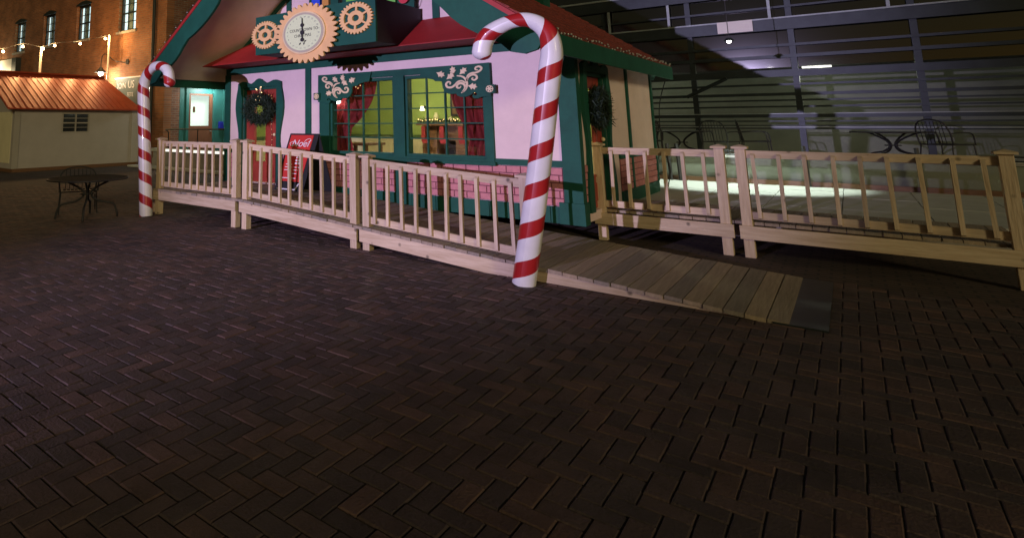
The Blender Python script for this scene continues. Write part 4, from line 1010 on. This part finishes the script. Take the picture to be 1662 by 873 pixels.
MB().tube(smooth_path([(-24, 7.9, 4.42), (-24, 8.7, 4.46), (-24, 9.41, 4.72), (-24, 10.15, 4.66), (-24, 10.66, 4.86), (-24, 11.73, 5.05), (-24, 12.85, 5.38), (-24, 13.04, 5.42)], 4), .01, 5).build('wire', 'black_iron', fs)

# ================================================================== glazed pavilion and terrace at the back right
pv = thing('glazed_pavilion', (1, 18, 0), 'dark steel and glass pavilion behind the right end of the cottage', 'pavilion')
PYF = 18.0
part('back_wall', 'pavilion_wall', pv, -12, 16, 22.0, 22.2, 0, 3.0); part('upper_back', 'void_dark', pv, -12, 16, 22.0, 22.2, 3.001, 9)
part('floor', 'concrete', pv, -12, 16, 14.7, 21.99, 0, .70)
part('roof', 'void_dark', pv, -12, 16, PYF - .2, 22.2, 9.0, 9.2)
part('inner_ceiling', 'void_dark', pv, -12, 16, PYF + .2, 21.9, 3.02, 3.10)
for k in range(14):
    x = -9.2 + 2.09 * k
    part('mullion', 'steel_dark', pv, x - .06, x + .06, PYF - .02, PYF + .14, .70, 8.9)
    if k < 13:
        for z0, z1 in ((2.86, 3.74), (4.08, 4.66), (5.06, 6.9), (7.0, 8.9)): part('pane', 'dark_glass', pv, x + .07, x + 2.02, PYF + .05, PYF + .06, z0, z1)
for z0, z1, m, yo in ((3.76, 4.03, 'steel_dark', .1), (4.031, 4.065, 'steel_pale', .14), (4.68, 4.98, 'steel_dark', .1), (4.981, 5.03, 'steel_pale', .14), (2.63, 2.80, 'steel_dark', .06), (2.18, 2.25, 'steel_dark', .05), (2.05, 2.09, 'steel_dark', .05), (1.66, 1.74, 'steel_dark', .06), (1.745, 1.76, 'steel_pale', .065), (1.46, 1.485, 'steel_dark', .05), (1.39, 1.425, 'steel_dark', .07), (1.426, 1.445, 'steel_pale', .075), (3.36, 3.42, 'steel_dark', .05), (6.9, 7.0, 'steel_dark', .06), (2.42, 2.47, 'steel_dark', .05), (1.90, 1.94, 'steel_dark', .05), (1.56, 1.59, 'steel_dark', .05), (3.08, 3.16, 'steel_dark', .05), (4.3, 4.35, 'steel_dark', .05), (5.5, 5.6, 'steel_dark', .05)):
    part('transom', m, pv, -12, 16, PYF - yo, PYF - .021, z0, z1)  # thin pale strips paint the lit top edges of the dark beams
for x in (-4.85, -3.36, -1.2, .9): part('hanger', 'steel_pale', pv, x - .03, x + .03, PYF - .10, PYF - .06, 4.07, 4.67)
MB().tube([(-3.1, PYF - .1, 2.2), (-2.2, PYF - .1, 2.64)], .05, 6).build('brace', 'steel_dark', pv)
for (x, e) in ((-4.5, 24), (-0.5, 24), (5.5, 18)):
    o = thing('pavilion_lamp', (x, 20.2, 2.95), 'ceiling lamp inside the pavilion, %s' % {-4.5: 'behind the cottage corner', -.5: 'behind the deck post', 5.5: 'at the far right'}[x], 'lamp')
    part('diffuser', 'pale_glow', o, x - .3, x + .3, 20.15, 20.25, 2.96, 3.01)
    point('pavilion_glow', (x, 20.2, 2.75), e, (.93, 1, .78), .2)
# terrace
tr = thing('terrace', (0, 12.5, 0), 'pale lit terrace floor with low wall behind the side deck', 'terrace')
y = 10.3; TS = .85
for i in range(5):
    for j in range(9):
        x0 = -3.6 + j * TS
        MB().box(x0 + .005, x0 + TS - .005, 10.3 + i * TS + .005, 10.3 + (i + 1) * TS - .005, .28, .372 + rng.uniform(-.002, .002)).build('slab', 'pale_concrete', tr)
part('base', 'concrete', tr, -3.6, 4.05, 10.3, 14.55, 0, .279)
part('low_wall', 'pavilion_wall', tr, -4.4, 6, 14.56, 14.69, 0, .86); part('wall_cap', 'pale_concrete', tr, -4.4, 6, 14.52, 14.75, .861, .93)
part('kerb', 'brown_wood', tr, -4.4, 6, 14.46, 14.515, .373, .46)
tr2 = thing('terrace_railing', (-2, 14.4, .37), 'black metal railing with slanted posts in front of the low terrace wall', 'railing')
for z in (1.0, .93): MB().tube([(-4.2, 14.42, z), (5, 14.42, z)], .014, 6).build('rail', 'black_iron', tr2)
for x in (-2.95, -2.78, -2.05, -.7, .8, 2.3): MB().tube([(x, 14.40, 1.12), (x + .03, 14.40, .373)], .035, 6).build('post', 'black_iron', tr2)
tl = thing('terrace_lamp', (-1.62, 14.0, 3.1), 'bright lamp hanging on a thin cord above the pale terrace', 'lamp')
MB().tube([(-1.62, 14.0, 3.15), (-1.62, 14.0, 3.21)], .1, 12, rad=[.09, .04]).build('lamp_shade', 'steel_dark', tl); MB().ball((-1.62, 14.0, 3.145), .04, 10, 6).build('bulb', 'lamp_lit', tl, smooth=True)
MB().tube([(-1.62, 14.0, 3.2), (-1.62, 14.0, 5.6)], .007, 5).build('cord', 'black_iron', tl)
part('outrigger', 'steel_dark', pv, -1.7, -1.54, 13.9, 17.98, 5.601, 5.75)
sd_ = bpy.data.lights.new('terrace_glow', 'SPOT'); sd_.energy = 560; sd_.color = (.84, 1, .90); sd_.spot_size = R(72); sd_.spot_blend = .35; sd_.shadow_soft_size = .1
so = bpy.data.objects.new('terrace_glow', sd_); C.objects.link(so); so.location = (-1.62, 13.95, 3.09); so.rotation_euler = Vector((0, -.05, 1)).to_track_quat('Z', 'Y').to_euler()
gp = tag(part('wall_panel', 'sign_white', None, -2.28, -1.55, PYF - .16, PYF - .145, 3.77, 4.06), 'small pale panel on the pavilion beam above the terrace lamp', 'panel')
for i, (x, y) in enumerate(((-3.0, 16.2), (.6, 16.4))):
    patio_table(x, y, .66, .62, .70, ['round patio table on the terrace just past the cottage corner', 'round patio table on the terrace at the far right'][i], tm='steel_pale')
for i, (x, y, a) in enumerate(((-3.55, 15.6, 190), (-2.15, 15.6, 160), (-1.6, 16.3, 100), (-3.9, 16.5, 260), (1.3, 16.0, 140))):
    patio_chair(x, y, .70, R(a), ['black wire chair beside the terrace table, nearest the cottage wall', 'black wire chair in front of the terrace table, behind the side railing', 'black wire chair right of the first terrace table', 'black wire chair behind the cottage corner on the terrace', 'black wire chair by the far terrace table'][i], 'wire chairs on the terrace', 1.0)

# the floodlight that lights the facade, on its mast behind the camera
fm = thing('flood_mast', (-5.2, -14.9, 0), 'floodlight on a steel mast facing the cottage', 'floodlight')
MB().tube([(-5.2, -15.0, 0), (-5.2, -15.0, 3.5)], .06, 10).build('mast', 'steel_dark', fm); part('housing', 'black_paint', fm, -5.45, -4.95, -14.95, -14.72, 3.15, 3.55)
